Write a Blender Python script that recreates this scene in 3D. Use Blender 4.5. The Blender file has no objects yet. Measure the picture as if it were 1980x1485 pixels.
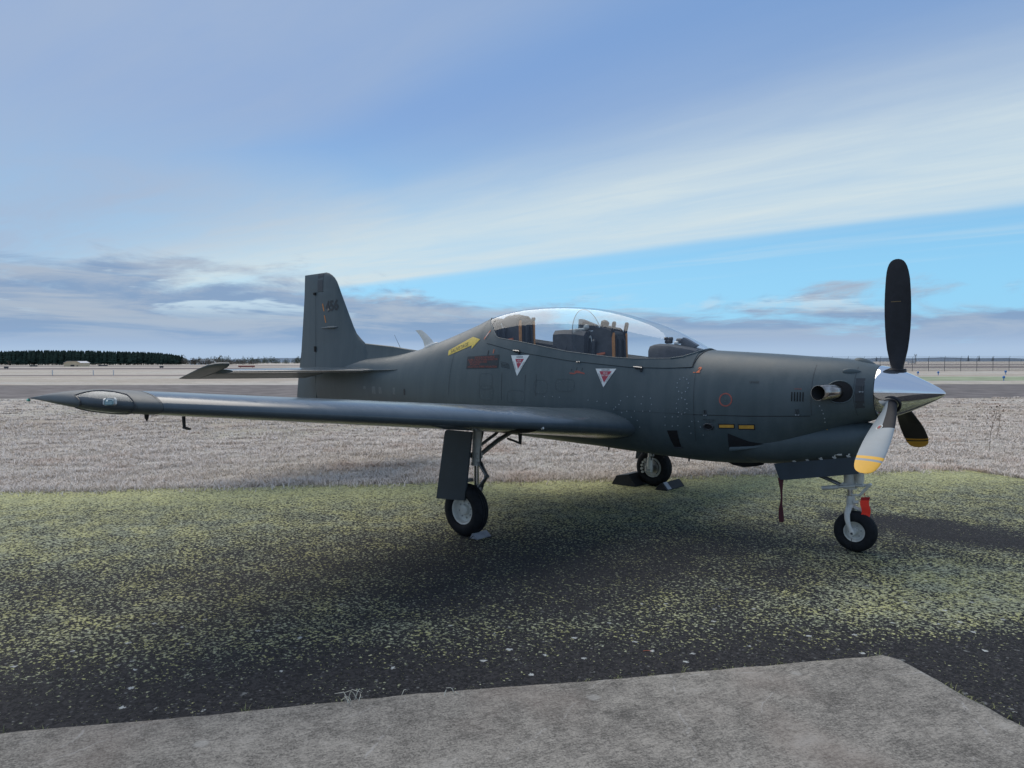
import bpy, bmesh, math, random
import numpy as np
from mathutils import Vector, Matrix

# ------------------------------------------------------------------ camera, sky, sun, exposure
scene = bpy.context.scene
COL = scene.collection
CAM = Vector((5.0077, -7.0067, 1.749))
RT = Vector((0.75819793, 0.65202231, -0.00167225))
UP = Vector((-0.01883532, 0.02446597, 0.99952321))
FW = Vector((-0.65175235, 0.75780493, -0.0308311))
cd = bpy.data.cameras.new('camera')
cd.sensor_width = 36.0
cd.lens = 1374.77 / 1980 * 36.0
cd.clip_start = 0.05
cd.clip_end = 20000
cam = bpy.data.objects.new('camera', cd)
COL.objects.link(cam)
cam.matrix_world = Matrix(((RT.x, UP.x, -FW.x, CAM.x), (RT.y, UP.y, -FW.y, CAM.y), (RT.z, UP.z, -FW.z, CAM.z), (0, 0, 0, 1)))
scene.camera = cam
scene.view_settings.view_transform = 'Standard'
scene.view_settings.look = 'None'
scene.view_settings.exposure = 0.0
scene.view_settings.gamma = 1.0
scene.view_settings.use_curve_mapping = False
scene.cycles.max_bounces = 6
scene.cycles.diffuse_bounces = 2
scene.cycles.glossy_bounces = 4
scene.cycles.transparent_max_bounces = 12
scene.cycles.sample_clamp_indirect = 6.0
scene.cycles.use_denoising = True

HF = Vector((-0.6523, 0.7580, 0)).normalized()      # horizontal view heading
HR = Vector((0.7580, 0.6523, 0)).normalized()       # to its right


def spot(lat, depth, z=0.0):
    """a place on the field: metres right of the heading and metres ahead of the camera's stand"""
    p = Vector((CAM.x, CAM.y, 0)) + HF * depth + HR * lat
    return Vector((p.x, p.y, z))


def s2l(r, g, b):
    f = lambda c: (c / 255 / 12.92) if c / 255 <= 0.04045 else ((c / 255 + 0.055) / 1.055) ** 2.4
    return (f(r), f(g), f(b), 1)


class N:
    """tiny expression layer over shader nodes"""
    def __init__(s, tree, sock): s.t, s.s = tree, sock
    @staticmethod
    def _in(node, i, v):
        if isinstance(v, N): node.id_data.links.new(v.s, node.inputs[i])
        else: node.inputs[i].default_value = v
    def _m(s, op, *a):
        n = s.t.nodes.new('ShaderNodeMath'); n.operation = op
        for i, v in enumerate(a): N._in(n, i, v)
        return N(s.t, n.outputs[0])
    def __add__(s, o): return s._m('ADD', s, o)
    def __radd__(s, o): return s._m('ADD', o, s)
    def __sub__(s, o): return s._m('SUBTRACT', s, o)
    def __rsub__(s, o): return s._m('SUBTRACT', o, s)
    def __mul__(s, o): return s._m('MULTIPLY', s, o)
    def __rmul__(s, o): return s._m('MULTIPLY', o, s)
    def __truediv__(s, o): return s._m('DIVIDE', s, o)
    def mx(s, o): return s._m('MAXIMUM', s, o)
    def mn(s, o): return s._m('MINIMUM', s, o)
    def pw(s, o): return s._m('POWER', s, o)
    def ss(s, a, b, lo=0.0, hi=1.0, kind='SMOOTHSTEP'):
        n = s.t.nodes.new('ShaderNodeMapRange'); n.interpolation_type = kind; n.clamp = True if kind == 'LINEAR' else n.clamp
        if a > b: a, b, lo, hi = b, a, hi, lo
        for i, v in enumerate((s, a, b, lo, hi)): N._in(n, i, v)
        return N(s.t, n.outputs[0])


def comb(t, x, y, z):
    n = t.nodes.new('ShaderNodeCombineXYZ')
    for i, v in enumerate((x, y, z)): N._in(n, i, v)
    return N(t, n.outputs[0])


def sepa(t, v):
    n = t.nodes.new('ShaderNodeSeparateXYZ'); N._in(n, 0, v)
    return [N(t, o) for o in n.outputs]


def noise(t, vec, scale=1.0, detail=4.0, rough=0.55, dist=0.0, color=False):
    n = t.nodes.new('ShaderNodeTexNoise')
    N._in(n, 'Vector', vec) if False else t.links.new(vec.s, n.inputs['Vector'])
    n.inputs['Scale'].default_value = scale; n.inputs['Detail'].default_value = detail
    n.inputs['Roughness'].default_value = rough; n.inputs['Distortion'].default_value = dist
    return N(t, n.outputs['Color' if color else 'Fac'])


VCACHE = {}
def voro(t, vec, scale=1.0, out='Distance', feature='F1', rnd=1.0):
    key = (t.as_pointer(), vec.s.node.name, vec.s.name, scale)
    if key in VCACHE: return N(t, VCACHE[key].outputs[out])
    n = t.nodes.new('ShaderNodeTexVoronoi'); n.feature = feature; VCACHE[key] = n
    t.links.new(vec.s, n.inputs['Vector']); n.inputs['Scale'].default_value = scale
    n.inputs['Randomness'].default_value = rnd
    return N(t, n.outputs[out])


def mixc(t, fac, a, b, mode='MIX'):
    n = t.nodes.new('ShaderNodeMix'); n.data_type = 'RGBA'; n.blend_type = mode
    for i, v in ((0, fac), (6, a), (7, b)):
        if isinstance(v, N): t.links.new(v.s, n.inputs[i])
        else: n.inputs[i].default_value = v
    return N(t, n.outputs[2])


# sun: behind cloud, ahead and to the left of the view, so the side towards the camera is in soft shade
SUN_EL = math.radians(54)
sd = (HF * 0.78 - HR * 0.62).normalized()
sun_vec = Vector((sd.x * math.cos(SUN_EL), sd.y * math.cos(SUN_EL), math.sin(SUN_EL)))
sl = bpy.data.lights.new('sun', 'SUN'); sl.energy = 2.4; sl.angle = math.radians(58); sl.color = (1.0, 0.91, 0.78)
so = bpy.data.objects.new('sun', sl); COL.objects.link(so)
so.location = (0, 0, 60)
so.rotation_euler = sun_vec.to_track_quat('Z', 'Y').to_euler()

world = bpy.data.worlds.new('World'); scene.world = world; world.use_nodes = True
world.cycles.sampling_method = 'MANUAL'; world.cycles.sample_map_resolution = 256
t = world.node_tree; t.nodes.clear()
out = t.nodes.new('ShaderNodeOutputWorld'); bg = t.nodes.new('ShaderNodeBackground')
t.links.new(bg.outputs[0], out.inputs[0]); bg.inputs[1].default_value = 0.1
sky = t.nodes.new('ShaderNodeTexSky'); sky.sky_type = 'NISHITA'; sky.sun_disc = False
sky.sun_elevation = SUN_EL
sky.sun_rotation = math.atan2(sun_vec.x, sun_vec.y)
sky.air_density = 1.0; sky.dust_density = 0.6; sky.ozone_density = 2.0
tc = t.nodes.new('ShaderNodeTexCoord')
dirv = N(t, tc.outputs['Generated'])
dx, dy, dz = sepa(t, dirv)
fw = dx * HF.x + dy * HF.y
rt = dx * HR.x + dy * HR.y
zc = dz.mx(0.035)
u = rt / zc; v = fw / zc                                   # position on a flat cloud deck overhead
hl = (fw * fw + rt * rt).pw(0.5).mx(0.001)
fn = fw / hl; rn = rt / hl                                  # compass heading
el = dz / hl                                                # tangent of the elevation
w1 = noise(t, comb(t, u * 0.35, v * 0.35, 0.0), 1.0, 3.0, 0.5)
s = v * 0.134 + u * 0.124 + (w1 - 0.5) * 0.09               # across the cirrus bands
tt = u * 0.134 - v * 0.124                                  # along them
streak = noise(t, comb(t, s * 7.0, tt * 1.1, 1.7), 1.0, 5.0, 0.55, 0.3)
veil = noise(t, comb(t, s * 2.3 + 4.0, tt * 0.8, 5.1), 1.0, 4.0, 0.5, 0.4)
def rampn(fac, pts):
    n = t.nodes.new('ShaderNodeValToRGB'); cr = n.color_ramp; cr.interpolation = 'EASE'
    while len(cr.elements) < len(pts): cr.elements.new(0.5)
    for e_, (p_, v_) in zip(cr.elements, pts):
        e_.position = p_; e_.color = (v_, v_, v_, 1)
    t.links.new(fac.s, n.inputs[0]); return N(t, n.outputs[0])
sr = s * 0.5 + 0.4
cov_ = rampn(sr, [(0.0, .70), (.30, .66), (.47, .80), (.525, .60), (.57, .16), (.605, .24), (.655, .55), (.73, .90), (.875, .97), (.918, .10), (.95, 0.0)])
fine_ = noise(t, comb(t, s * 16.0, tt * 4.0, 2.2), 1.0, 6.0, 0.62, 0.5)
cov_ = cov_.mx(tt.ss(-0.42, -0.80) * s.ss(1.02, 0.90) * 0.86)
cir = (cov_ * fine_.ss(0.25, 0.75, 0.84, 1.12) * streak.ss(0.18, 0.62, 0.74, 1.0) * (veil.ss(0.30, 0.70, 0.80, 1.08))).mn(1.0)
wisp = (streak.ss(0.55, 0.75) * s.ss(1.9, 1.0) * 0.30)
cir = cir.mx(wisp)
S = 10.0
def cc(r, g, b): c = s2l(r, g, b); return (c[0] * S, c[1] * S, c[2] * S, 1)
hiC = mixc(t, s.ss(0.22, 0.74), cc(168, 185, 210), cc(208, 224, 231))
clear = mixc(t, 1.0, N(t, sky.outputs[0]), (1.10, 1.06, 1.06, 1), 'MULTIPLY')
clear = mixc(t, el.ss(0.0, 0.35, 0.80, 0.70), clear, mixc(t, el.ss(0.08, 0.36), cc(140, 214, 255), cc(112, 158, 217)))
skyC = mixc(t, cir, clear, hiC)
# low stratocumulus bank standing on the horizon, higher to the left
q = comb(t, fn * 6.0, rn * 6.0, el * 24.0)
bn = noise(t, q, 1.0, 7.0, 0.62, 0.45)
bn2 = noise(t, comb(t, fn * 2.2 + 7.0, rn * 2.2, el * 9.0), 1.0, 3.0, 0.5)
top = rn.ss(0.12, -0.32, 0.070, 0.128) + (bn - 0.5) * 0.17 + (bn2 - 0.5) * 0.13
bank = (top - el).ss(-0.010, 0.030)
bt = noise(t, comb(t, fn * 4.0, rn * 4.0, el * 40.0 + 3.0), 1.0, 6.0, 0.64, 0.5)
gap = noise(t, comb(t, fn * 4.2 + 2.0, rn * 4.2 + 9.0, el * 30.0), 1.0, 5.0, 0.6, 0.4)
bankC = mixc(t, bt.ss(0.38, 0.62), cc(134, 161, 195), cc(170, 184, 202))
bankC = mixc(t, gap.ss(0.52, 0.60) * el.ss(0.05, 0.08) * 0.9, bankC, cc(200, 222, 236))
bankC = mixc(t, el.ss(0.062, 0.0) * bt.ss(0.3, 0.6, 0.75, 1.0), bankC, cc(150, 177, 214))
bankC = mixc(t, el.ss(0.034, 0.012), bankC, cc(172, 194, 221))
skyC = mixc(t, bank * 0.96, skyC, bankC)
t.links.new(skyC.s, bg.inputs[0])

# ------------------------------------------------------------------ helpers
random.seed(7)
rng = np.random.default_rng(11)
PI = math.pi


def mesh(name, verts, faces, mat=None, parent=None, smooth=False, mats=None, fm=None, doubles=None, auto=None):
    me = bpy.data.meshes.new(name)
    me.from_pydata([tuple(v) for v in verts], [], faces)
    if doubles or auto is not None:
        bm = bmesh.new(); bm.from_mesh(me)
        if doubles: bmesh.ops.remove_doubles(bm, verts=bm.verts, dist=doubles)
        bmesh.ops.dissolve_degenerate(bm, edges=bm.edges, dist=1e-6)
        bmesh.ops.recalc_face_normals(bm, faces=bm.faces)
        bm.to_mesh(me); bm.free()
    for m in (mats or ([mat] if mat else [])): me.materials.append(m)
    if fm and len(fm) == len(me.polygons): me.polygons.foreach_set('material_index', fm)
    if smooth:
        me.polygons.foreach_set('use_smooth', [True] * len(me.polygons))
    o = bpy.data.objects.new(name, me); COL.objects.link(o)
    if parent: o.parent = parent
    if auto is not None:
        try: me.set_sharp_from_angle(angle=math.radians(auto))
        except Exception: pass
        me.polygons.foreach_set('use_smooth', [True] * len(me.polygons))
    me.update()
    return o


def tag(o, label=None, cat=None, group=None, kind=None):
    if label: o['label'] = label
    if cat: o['category'] = cat
    if group: o['group'] = group
    if kind: o['kind'] = kind
    return o


def empty(name, loc=(0, 0, 0)):
    o = bpy.data.objects.new(name, None); o.location = loc; o.empty_display_size = 0.2; COL.objects.link(o)
    return o


class MB:
    """collects shapes for one mesh"""
    def __init__(s): s.v, s.f = [], []
    def add(s, vs, fs):
        b = len(s.v); s.v += [Vector(p) for p in vs]; s.f += [tuple(i + b for i in f) for f in fs]; return s
    def box(s, c, d, rot=None, bev=0.0):
        c = Vector(c); x, y, z = (q / 2 for q in d)
        if bev:
            k = bev; vs = []
            for zz, ins in ((-z, k), (-z + k, 0), (z - k, 0), (z, k)):
                for a, b in ((-x, -y), (x, -y), (x, y), (-x, y)):
                    for w in (0, 1):
                        # chamfered corner
                        sx, sy = (1 if a > 0 else -1), (1 if b > 0 else -1)
                        ax, ay = a - sx * ins, b - sy * ins
                        first = (sx * sy < 0)
                        if (w == 0) == first: p = (ax, ay - sy * k, zz)
                        else: p = (ax - sx * k, ay, zz)
                        vs.append(Vector(p))
            fs = [tuple(range(7, -1, -1)), tuple(range(24, 32))]
            for r in range(3):
                for i in range(8): fs.append((r * 8 + i, r * 8 + (i + 1) % 8, (r + 1) * 8 + (i + 1) % 8, (r + 1) * 8 + i))
        else:
            vs = [Vector(p) for p in ((-x, -y, -z), (x, -y, -z), (x, y, -z), (-x, y, -z), (-x, -y, z), (x, -y, z), (x, y, z), (-x, y, z))]
            fs = [(3, 2, 1, 0), (4, 5, 6, 7), (0, 1, 5, 4), (1, 2, 6, 5), (2, 3, 7, 6), (3, 0, 4, 7)]
        if rot is not None: vs = [rot @ p for p in vs]
        return s.add([p + c for p in vs], fs)
    def loft(s, rings, closed=True, cap0=True, cap1=True):
        n = len(rings[0]); vs = [p for r in rings for p in r]; fs = []
        for i in range(len(rings) - 1):
            for j in range(n if closed else n - 1):
                k = (j + 1) % n
                fs.append((i * n + j, i * n + k, (i + 1) * n + k, (i + 1) * n + j))
        if closed and cap0: fs.append(tuple(range(n - 1, -1, -1)))
        if closed and cap1: fs.append(tuple(range((len(rings) - 1) * n, len(rings) * n)))
        return s.add(vs, fs)
    def tube(s, pts, r, n=10, cap=True):
        pts = [Vector(p) for p in pts]; rs = r if isinstance(r, (list, tuple)) else [r] * len(pts)
        rings = []; ref = None
        for i, p in enumerate(pts):
            d = (pts[min(i + 1, len(pts) - 1)] - pts[max(i - 1, 0)]).normalized()
            if ref is None: ref = d.orthogonal().normalized()
            a = (ref - d * ref.dot(d)).normalized(); ref = a; b = d.cross(a)
            rings.append([p + (a * math.cos(2 * PI * k / n) + b * math.sin(2 * PI * k / n)) * rs[i] for k in range(n)])
        return s.loft(rings, True, cap, cap)
    def lathe(s, prof, o, axis, n=32, caps=True):
        """prof: (along axis, radius)"""
        axis = Vector(axis).normalized(); a = axis.orthogonal().normalized(); b = axis.cross(a); o = Vector(o)
        rings = [[o + axis * h + (a * math.cos(2 * PI * k / n) + b * math.sin(2 * PI * k / n)) * r for k in range(n)] for h, r in prof]
        return s.loft(rings, True, caps and prof[0][1] > 1e-4, caps and prof[-1][1] > 1e-4)
    def prism(s, poly, axis, h):
        """poly: list of 3D points, extruded along axis*h"""
        ax = Vector(axis) * h; n = len(poly); a = [Vector(p) for p in poly]
        return s.loft([a, [p + ax for p in a]])
    def split(s, name, mat, parent=None, auto=35):
        """one object for every separate piece"""
        up = list(range(len(s.v)))
        def root(i):
            while up[i] != i: up[i] = up[up[i]]; i = up[i]
            return i
        for f in s.f:
            for i in f[1:]: up[root(i)] = root(f[0])
        parts = {}
        for f in s.f: parts.setdefault(root(f[0]), []).append(f)
        out = []
        for fs in parts.values():
            ids = sorted({i for f in fs for i in f}); mp = {i: k for k, i in enumerate(ids)}
            out.append(mesh(name, [s.v[i] for i in ids], [tuple(mp[i] for i in f) for f in fs], mat, parent, auto=auto, doubles=1e-5))
        return out
    def build(s, name, mat, parent=None, smooth=False, auto=35, doubles=1e-5):
        return mesh(name, s.v, s.f, mat, parent, smooth, auto=auto, doubles=doubles)


# ------------------------------------------------------------------ materials
def newmat(name):
    m = bpy.data.materials.new(name); m.use_nodes = True
    nt = m.node_tree; b = nt.nodes['Principled BSDF']
    return m, nt, b


def objco(nt):
    n = nt.nodes.new('ShaderNodeTexCoord'); return N(nt, n.outputs['Object'])


def bump(nt, b, h, strength=0.3, dist=0.01):
    n = nt.nodes.new('ShaderNodeBump'); n.inputs['Strength'].default_value = strength; n.inputs['Distance'].default_value = dist
    nt.links.new(h.s, n.inputs['Height']); nt.links.new(n.outputs[0], b.inputs['Normal'])


def plain(name, col, rough=0.5, metal=0.0, var=0.12, scale=18.0, spec=0.5, bmp=0.0):
    m, nt, b = newmat(name)
    co = objco(nt); nz = noise(nt, co, scale, 5.0, 0.6)
    lo = tuple(c * (1 - var) for c in col) + (1,); hi = tuple(min(1, c * (1 + var)) for c in col) + (1,)
    nt.links.new(mixc(nt, nz.ss(0.3, 0.7), lo, hi).s, b.inputs['Base Color'])
    nt.links.new((nz * 0.16 + (rough - 0.08)).s, b.inputs['Roughness'])
    b.inputs['Metallic'].default_value = metal; b.inputs['Specular IOR Level'].default_value = spec
    if bmp: bump(nt, b, noise(nt, co, scale * 6, 3.0), bmp, 0.004)
    return m


def paint_mat(name, c0, c1, rough=0.42, bmp=0.10, spec=0.4):
    """military grey: faded, streaked by rain, with faint grime"""
    m, nt, b = newmat(name)
    co = objco(nt); x, y, z = sepa(nt, co)
    big = noise(nt, co, 1.3, 4.0, 0.55)
    st = noise(nt, comb(nt, x * 9.0, y * 9.0, z * 0.7), 1.0, 4.0, 0.6)
    fine = noise(nt, co, 60.0, 3.0, 0.6)
    f = (big * 0.5 + st * 0.4 + fine * 0.1)
    base = mixc(nt, f.ss(0.36, 0.64), c0 + (1,), c1 + (1,))
    spots = noise(nt, comb(nt, x * 3.0, y * 3.0, z * 2.0), 3.0, 5.0, 0.65)
    base = mixc(nt, spots.ss(0.62, 0.78) * 0.18, base, tuple(c * 0.55 for c in c0) + (1,))
    nt.links.new(base.s, b.inputs['Base Color'])
    nt.links.new((f.ss(0.3, 0.7, rough - 0.07, rough + 0.09)).s, b.inputs['Roughness'])
    b.inputs['Specular IOR Level'].default_value = spec
    bump(nt, b, big * 0.8 + fine * 0.06, bmp, 0.02)
    return m


M = {}
M['paint'] = paint_mat('aircraft_grey', (0.060, 0.084, 0.091), (0.088, 0.114, 0.122), 0.42)
M['wingpaint'] = paint_mat('wing_grey', (0.066, 0.088, 0.103), (0.088, 0.112, 0.129), 0.19, 0.03, 0.5)
M['tippaint'] = paint_mat('wing_tip_grey', (0.070, 0.086, 0.092), (0.088, 0.104, 0.11), 0.48, 0.04, 0.3)
M['dkpaint'] = paint_mat('dark_grey_panel', (0.036, 0.042, 0.048), (0.048, 0.054, 0.06), 0.42)
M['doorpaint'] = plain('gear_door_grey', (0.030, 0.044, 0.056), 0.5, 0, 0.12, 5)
M['line'] = plain('panel_gap', (0.012, 0.014, 0.018), 0.7)
M['black'] = plain('black_rubber', (0.016, 0.017, 0.02), 0.62, 0, 0.25, 30, 0.4)
M['tyre'] = plain('tyre_rubber', (0.013, 0.014, 0.016), 0.75, 0, 0.3, 25, 0.25, 0.15)
M['blackblade'] = plain('matt_black_paint_and_shade', (0.017, 0.018, 0.022), 0.5, 0, 0.25, 12, 0.35)
M['greyblade'] = plain('blade_grey', (0.30, 0.34, 0.355), 0.42, 0, 0.05, 8)
M['yellow'] = plain('signal_yellow', (0.86, 0.46, 0.045), 0.45, 0, 0.05, 10)
M['amber'] = plain('amber_mark', (0.62, 0.33, 0.05), 0.5, 0, 0.12, 20)
M['arrowyel'] = plain('faded_yellow', (0.62, 0.47, 0.07), 0.5, 0, 0.15, 22)
M['orange'] = plain('orange_strap', (0.62, 0.24, 0.06), 0.7, 0, 0.2, 30)
M['orangered'] = plain('orange_red_mark', (0.72, 0.17, 0.06), 0.5, 0, 0.1, 30)
M['redmark'] = plain('faded_red_mark', (0.33, 0.085, 0.065), 0.55, 0, 0.2, 40)
M['warnred'] = plain('warning_red', (0.40, 0.045, 0.075), 0.5, 0, 0.1, 30)
M['white'] = plain('white_mark', (0.70, 0.74, 0.73), 0.45, 0, 0.06, 20)
M['whitepaint'] = plain('white_paint', (0.72, 0.72, 0.68), 0.4, 0, 0.05, 12)
M['gear'] = plain('landing_gear_enamel', (0.60, 0.59, 0.53), 0.38, 0, 0.10, 14)
M['rim'] = plain('wheel_enamel', (0.62, 0.61, 0.55), 0.42, 0, 0.10, 18)
M['steel'] = plain('bare_steel', (0.62, 0.62, 0.60), 0.22, 1.0, 0.08, 20)
M['dullsteel'] = plain('dull_metal', (0.34, 0.34, 0.34), 0.42, 1.0, 0.2, 25)
M['darkmetal'] = plain('dark_metal', (0.05, 0.052, 0.058), 0.45, 0.4, 0.2, 25)
M['soot_and_shade'] = plain('soot_and_shade', (0.006, 0.006, 0.007), 0.8, 0, 0.2, 20)  # soot, and the painted-in shade inside slots, recesses and openings
M['seat'] = plain('seat_grey', (0.058, 0.057, 0.060), 0.6, 0, 0.25, 12)
M['seatdark'] = plain('seat_black', (0.022, 0.022, 0.024), 0.7, 0, 0.25, 15)
M['cockpit'] = plain('cockpit_grey', (0.055, 0.06, 0.065), 0.6, 0, 0.2, 10)
M['letter'] = plain('stencil_dark_grey', (0.022, 0.026, 0.031), 0.5, 0, 0.2, 30)
M['rivet'] = plain('bare_rivet', (0.32, 0.36, 0.39), 0.35, 0.2, 0.2, 200)
M['faint'] = plain('faint_panel_line', (0.044, 0.061, 0.069), 0.5)
M['rubmark'] = plain('worn_patch', (0.115, 0.14, 0.15), 0.5, 0, 0.2, 30)
M['ribbon'] = plain('dark_red_ribbon', (0.075, 0.012, 0.018), 0.75, 0, 0.3, 30)
M['redflag'] = plain('bright_red_fabric', (0.99, 0.035, 0.012), 0.6, 0, 0.08, 25)
M['redflagtop'] = plain('red_fabric_hem', (0.42, 0.012, 0.012), 0.65, 0, 0.1, 25)


def chrome():
    m, nt, b = newmat('polished_metal')
    co = objco(nt)
    b.inputs['Base Color'].default_value = (0.80, 0.81, 0.82, 1); b.inputs['Metallic'].default_value = 1.0
    nz = noise(nt, co, 9.0, 4.0)
    nt.links.new(nz.ss(0.3, 0.75, 0.035, 0.13).s, b.inputs['Roughness'])
    bump(nt, b, noise(nt, co, 5.0, 2.0), 0.03, 0.02)
    return m


M['chrome'] = chrome()
m, nt, b = newmat('exhaust_steel')
co = objco(nt)
nt.links.new(mixc(nt, noise(nt, co, 14.0, 4.0).ss(0.35, 0.65), (0.26, 0.23, 0.20, 1), (0.50, 0.46, 0.42, 1)).s, b.inputs['Base Color'])
b.inputs['Metallic'].default_value = 1.0; b.inputs['Roughness'].default_value = 0.2
M['exhaust'] = m


def glass(name, tint, ior=1.45, boost=1.0, rough=0.02):
    m = bpy.data.materials.new(name); m.use_nodes = True; nt = m.node_tree; nt.nodes.clear()
    o = nt.nodes.new('ShaderNodeOutputMaterial'); mx = nt.nodes.new('ShaderNodeMixShader')
    tr = nt.nodes.new('ShaderNodeBsdfTransparent'); gl = nt.nodes.new('ShaderNodeBsdfGlossy'); fr = nt.nodes.new('ShaderNodeFresnel')
    co = nt.nodes.new('ShaderNodeTexCoord')
    nz = noise(nt, N(nt, co.outputs['Object']), 6.0, 3.0)
    tr.inputs[0].default_value = tint; gl.inputs['Roughness'].default_value = rough
    gl.inputs[0].default_value = (0.9, 0.95, 1, 1)
    ge = nt.nodes.new('ShaderNodeNewGeometry')
    nt.links.new((N(nt, ge.outputs['Backfacing']) * (1 / ior - ior) + ior).s, fr.inputs['IOR'])   # the same thin sheet from both sides
    f = (N(nt, fr.outputs[0]) * boost * (nz * 0.3 + 0.85)).mn(1.0)
    nt.links.new(f.s, mx.inputs[0]); nt.links.new(tr.outputs[0], mx.inputs[1]); nt.links.new(gl.outputs[0], mx.inputs[2])
    nt.links.new(mx.outputs[0], o.inputs[0])
    return m


M['canopy'] = glass('canopy_acrylic', (0.94, 0.965, 0.975, 1), 1.47)
M['lens'] = glass('tip_light_lens', (0.78, 0.80, 0.82, 1), 1.35, 0.7, 0.12)
M['screen'] = glass('inner_screen_acrylic', (0.90, 0.93, 0.95, 1), 1.45)

# ------------------------------------------------------------------ ground materials
def ramp(nt, fac, pts):
    n = nt.nodes.new('ShaderNodeValToRGB'); cr = n.color_ramp; cr.interpolation = 'EASE'
    while len(cr.elements) < len(pts): cr.elements.new(0.5)
    for e, (p, v) in zip(cr.elements, pts):
        e.position = p; e.color = (v, v, v, 1)
    nt.links.new(fac.s, n.inputs[0])
    return N(nt, n.outputs[0])


def asphalt_mat():
    m, nt, b = newmat('mossy_asphalt')
    co = objco(nt); x, y, z = sepa(nt, co)
    e = (x + 6.48) * 0.745 - (y + 4.27) * 0.667
    a = (x + 6.48) * 0.667 + (y + 4.27) * 0.745
    lf = noise(nt, co, 0.55, 3.0, 0.5); mf = noise(nt, co, 2.2, 4.0, 0.55)
    ew = e + (lf - 0.5) * 1.1 + (mf - 0.5) * 0.5
    cov = ramp(nt, ew / 10.0, [(0.0, .92), (0.08, .84), (0.14, .70), (0.24, .60), (0.34, .50), (0.44, .38), (0.52, .42), (0.575, .44), (0.615, .26), (0.65, .06)])
    right = a.ss(7.4, 9.6) * ew.ss(4.2, 5.2) * ew.ss(6.6, 6.1) * 0.30
    left = a.ss(5.0, 1.5) * ew.ss(1.5, 2.6) * ew.ss(6.4, 5.4) * 0.14
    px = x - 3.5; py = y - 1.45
    sparse = ((px * px) * 0.9 + (py * py) * 2.6).pw(0.5) + (mf - 0.5) * 0.7  # oval patch to port of the nose wheel with less moss
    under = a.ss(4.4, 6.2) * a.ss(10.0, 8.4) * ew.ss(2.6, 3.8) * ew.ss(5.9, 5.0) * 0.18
    cov = cov + right + left - under + (mf - 0.5) * 0.42 + (lf - 0.5) * 0.25 - sparse.ss(1.15, 0.45) * 0.42
    # aggregate
    ag = noise(nt, co, 120.0, 2.0, 0.6); ag2 = voro(nt, co, 70.0, 'Color'); agx = sepa(nt, ag2)[0]
    base = mixc(nt, agx.ss(0.1, 0.95), (0.012, 0.012, 0.013, 1), (0.046, 0.044, 0.045, 1))
    base = mixc(nt, ag.ss(0.35, 0.7) * 0.6, base, (0.026, 0.026, 0.030, 1))
    stones = sepa(nt, voro(nt, co, 42.0, 'Color'))[1]
    sd_ = voro(nt, co, 42.0)
    base = mixc(nt, stones.ss(0.90, 0.93) * sd_.ss(0.42, 0.28) * 0.55, base, (0.13, 0.13, 0.135, 1))
    # moss cushions: speckle whose share follows the cover
    n1 = noise(nt, co, 42.0, 4.0, 0.68, 0.0); n2 = noise(nt, co, 85.0, 2.0, 0.6)
    cell = sepa(nt, voro(nt, co, 46.0, 'Color'))[0]; cd_ = voro(nt, co, 46.0)
    sp = n1 * 0.70 + n2 * 0.18 + cell * 0.12 - cd_ * 0.05
    thr = 0.605 - cov * 0.25
    moss = (sp - thr).ss(-0.012, 0.036)
    hue = noise(nt, co, 3.1, 4.0, 0.6)
    mc = mixc(nt, hue.ss(0.38, 0.62), (0.29, 0.315, 0.20, 1), (0.45, 0.445, 0.19, 1))
    mc = mixc(nt, ew.ss(2.2, 0.6) * 0.6, mc, (0.54, 0.54, 0.215, 1))
    fr = noise(nt, co, 60.0, 2.0, 0.65)
    mc = mixc(nt, fr.ss(0.48, 0.62) * 0.6, mc, (0.66, 0.66, 0.52, 1))
    mc = mixc(nt, cell.ss(0.0, 0.75) * -0.55 + 0.55, mc, (0.10, 0.105, 0.07, 1))
    base = mixc(nt, moss * 0.95, base, mc)
    # pale lichen spots towards the slab
    vd = voro(nt, co, 9.0); vc = sepa(nt, voro(nt, co, 9.0, 'Color'))
    wob = noise(nt, co, 60.0, 2.0)
    lich = (vd + (wob - 0.5) * 0.42).ss(0.165, 0.10) * (vc[0] + a.ss(5.5, 8.0) * 0.14).ss(0.56, 0.62) * (e + (mf - 0.5) * 1.5).ss(4.9, 5.6) * vc[2].ss(0.0, 1.0, 0.30, 1.0)
    base = mixc(nt, lich * 0.85, base, (0.52, 0.54, 0.52, 1))
    vd2 = voro(nt, co, 23.0); vc2 = sepa(nt, voro(nt, co, 23.0, 'Color'))
    l2 = (vd2 + (wob - 0.5) * 0.2).ss(0.24, 0.12) * vc2[1].ss(0.80, 0.86) * e.ss(4.6, 5.6) * 0.45
    base = mixc(nt, l2, base, (0.30, 0.31, 0.29, 1))
    nt.links.new(base.s, b.inputs['Base Color'])
    b.inputs['Roughness'].default_value = 0.9; b.inputs['Specular IOR Level'].default_value = 0.2
    bump(nt, b, agx * 0.3 + n1 * 0.7 + n2 * 0.5 + moss * 1.0, 0.8, 0.016)
    return m


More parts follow.
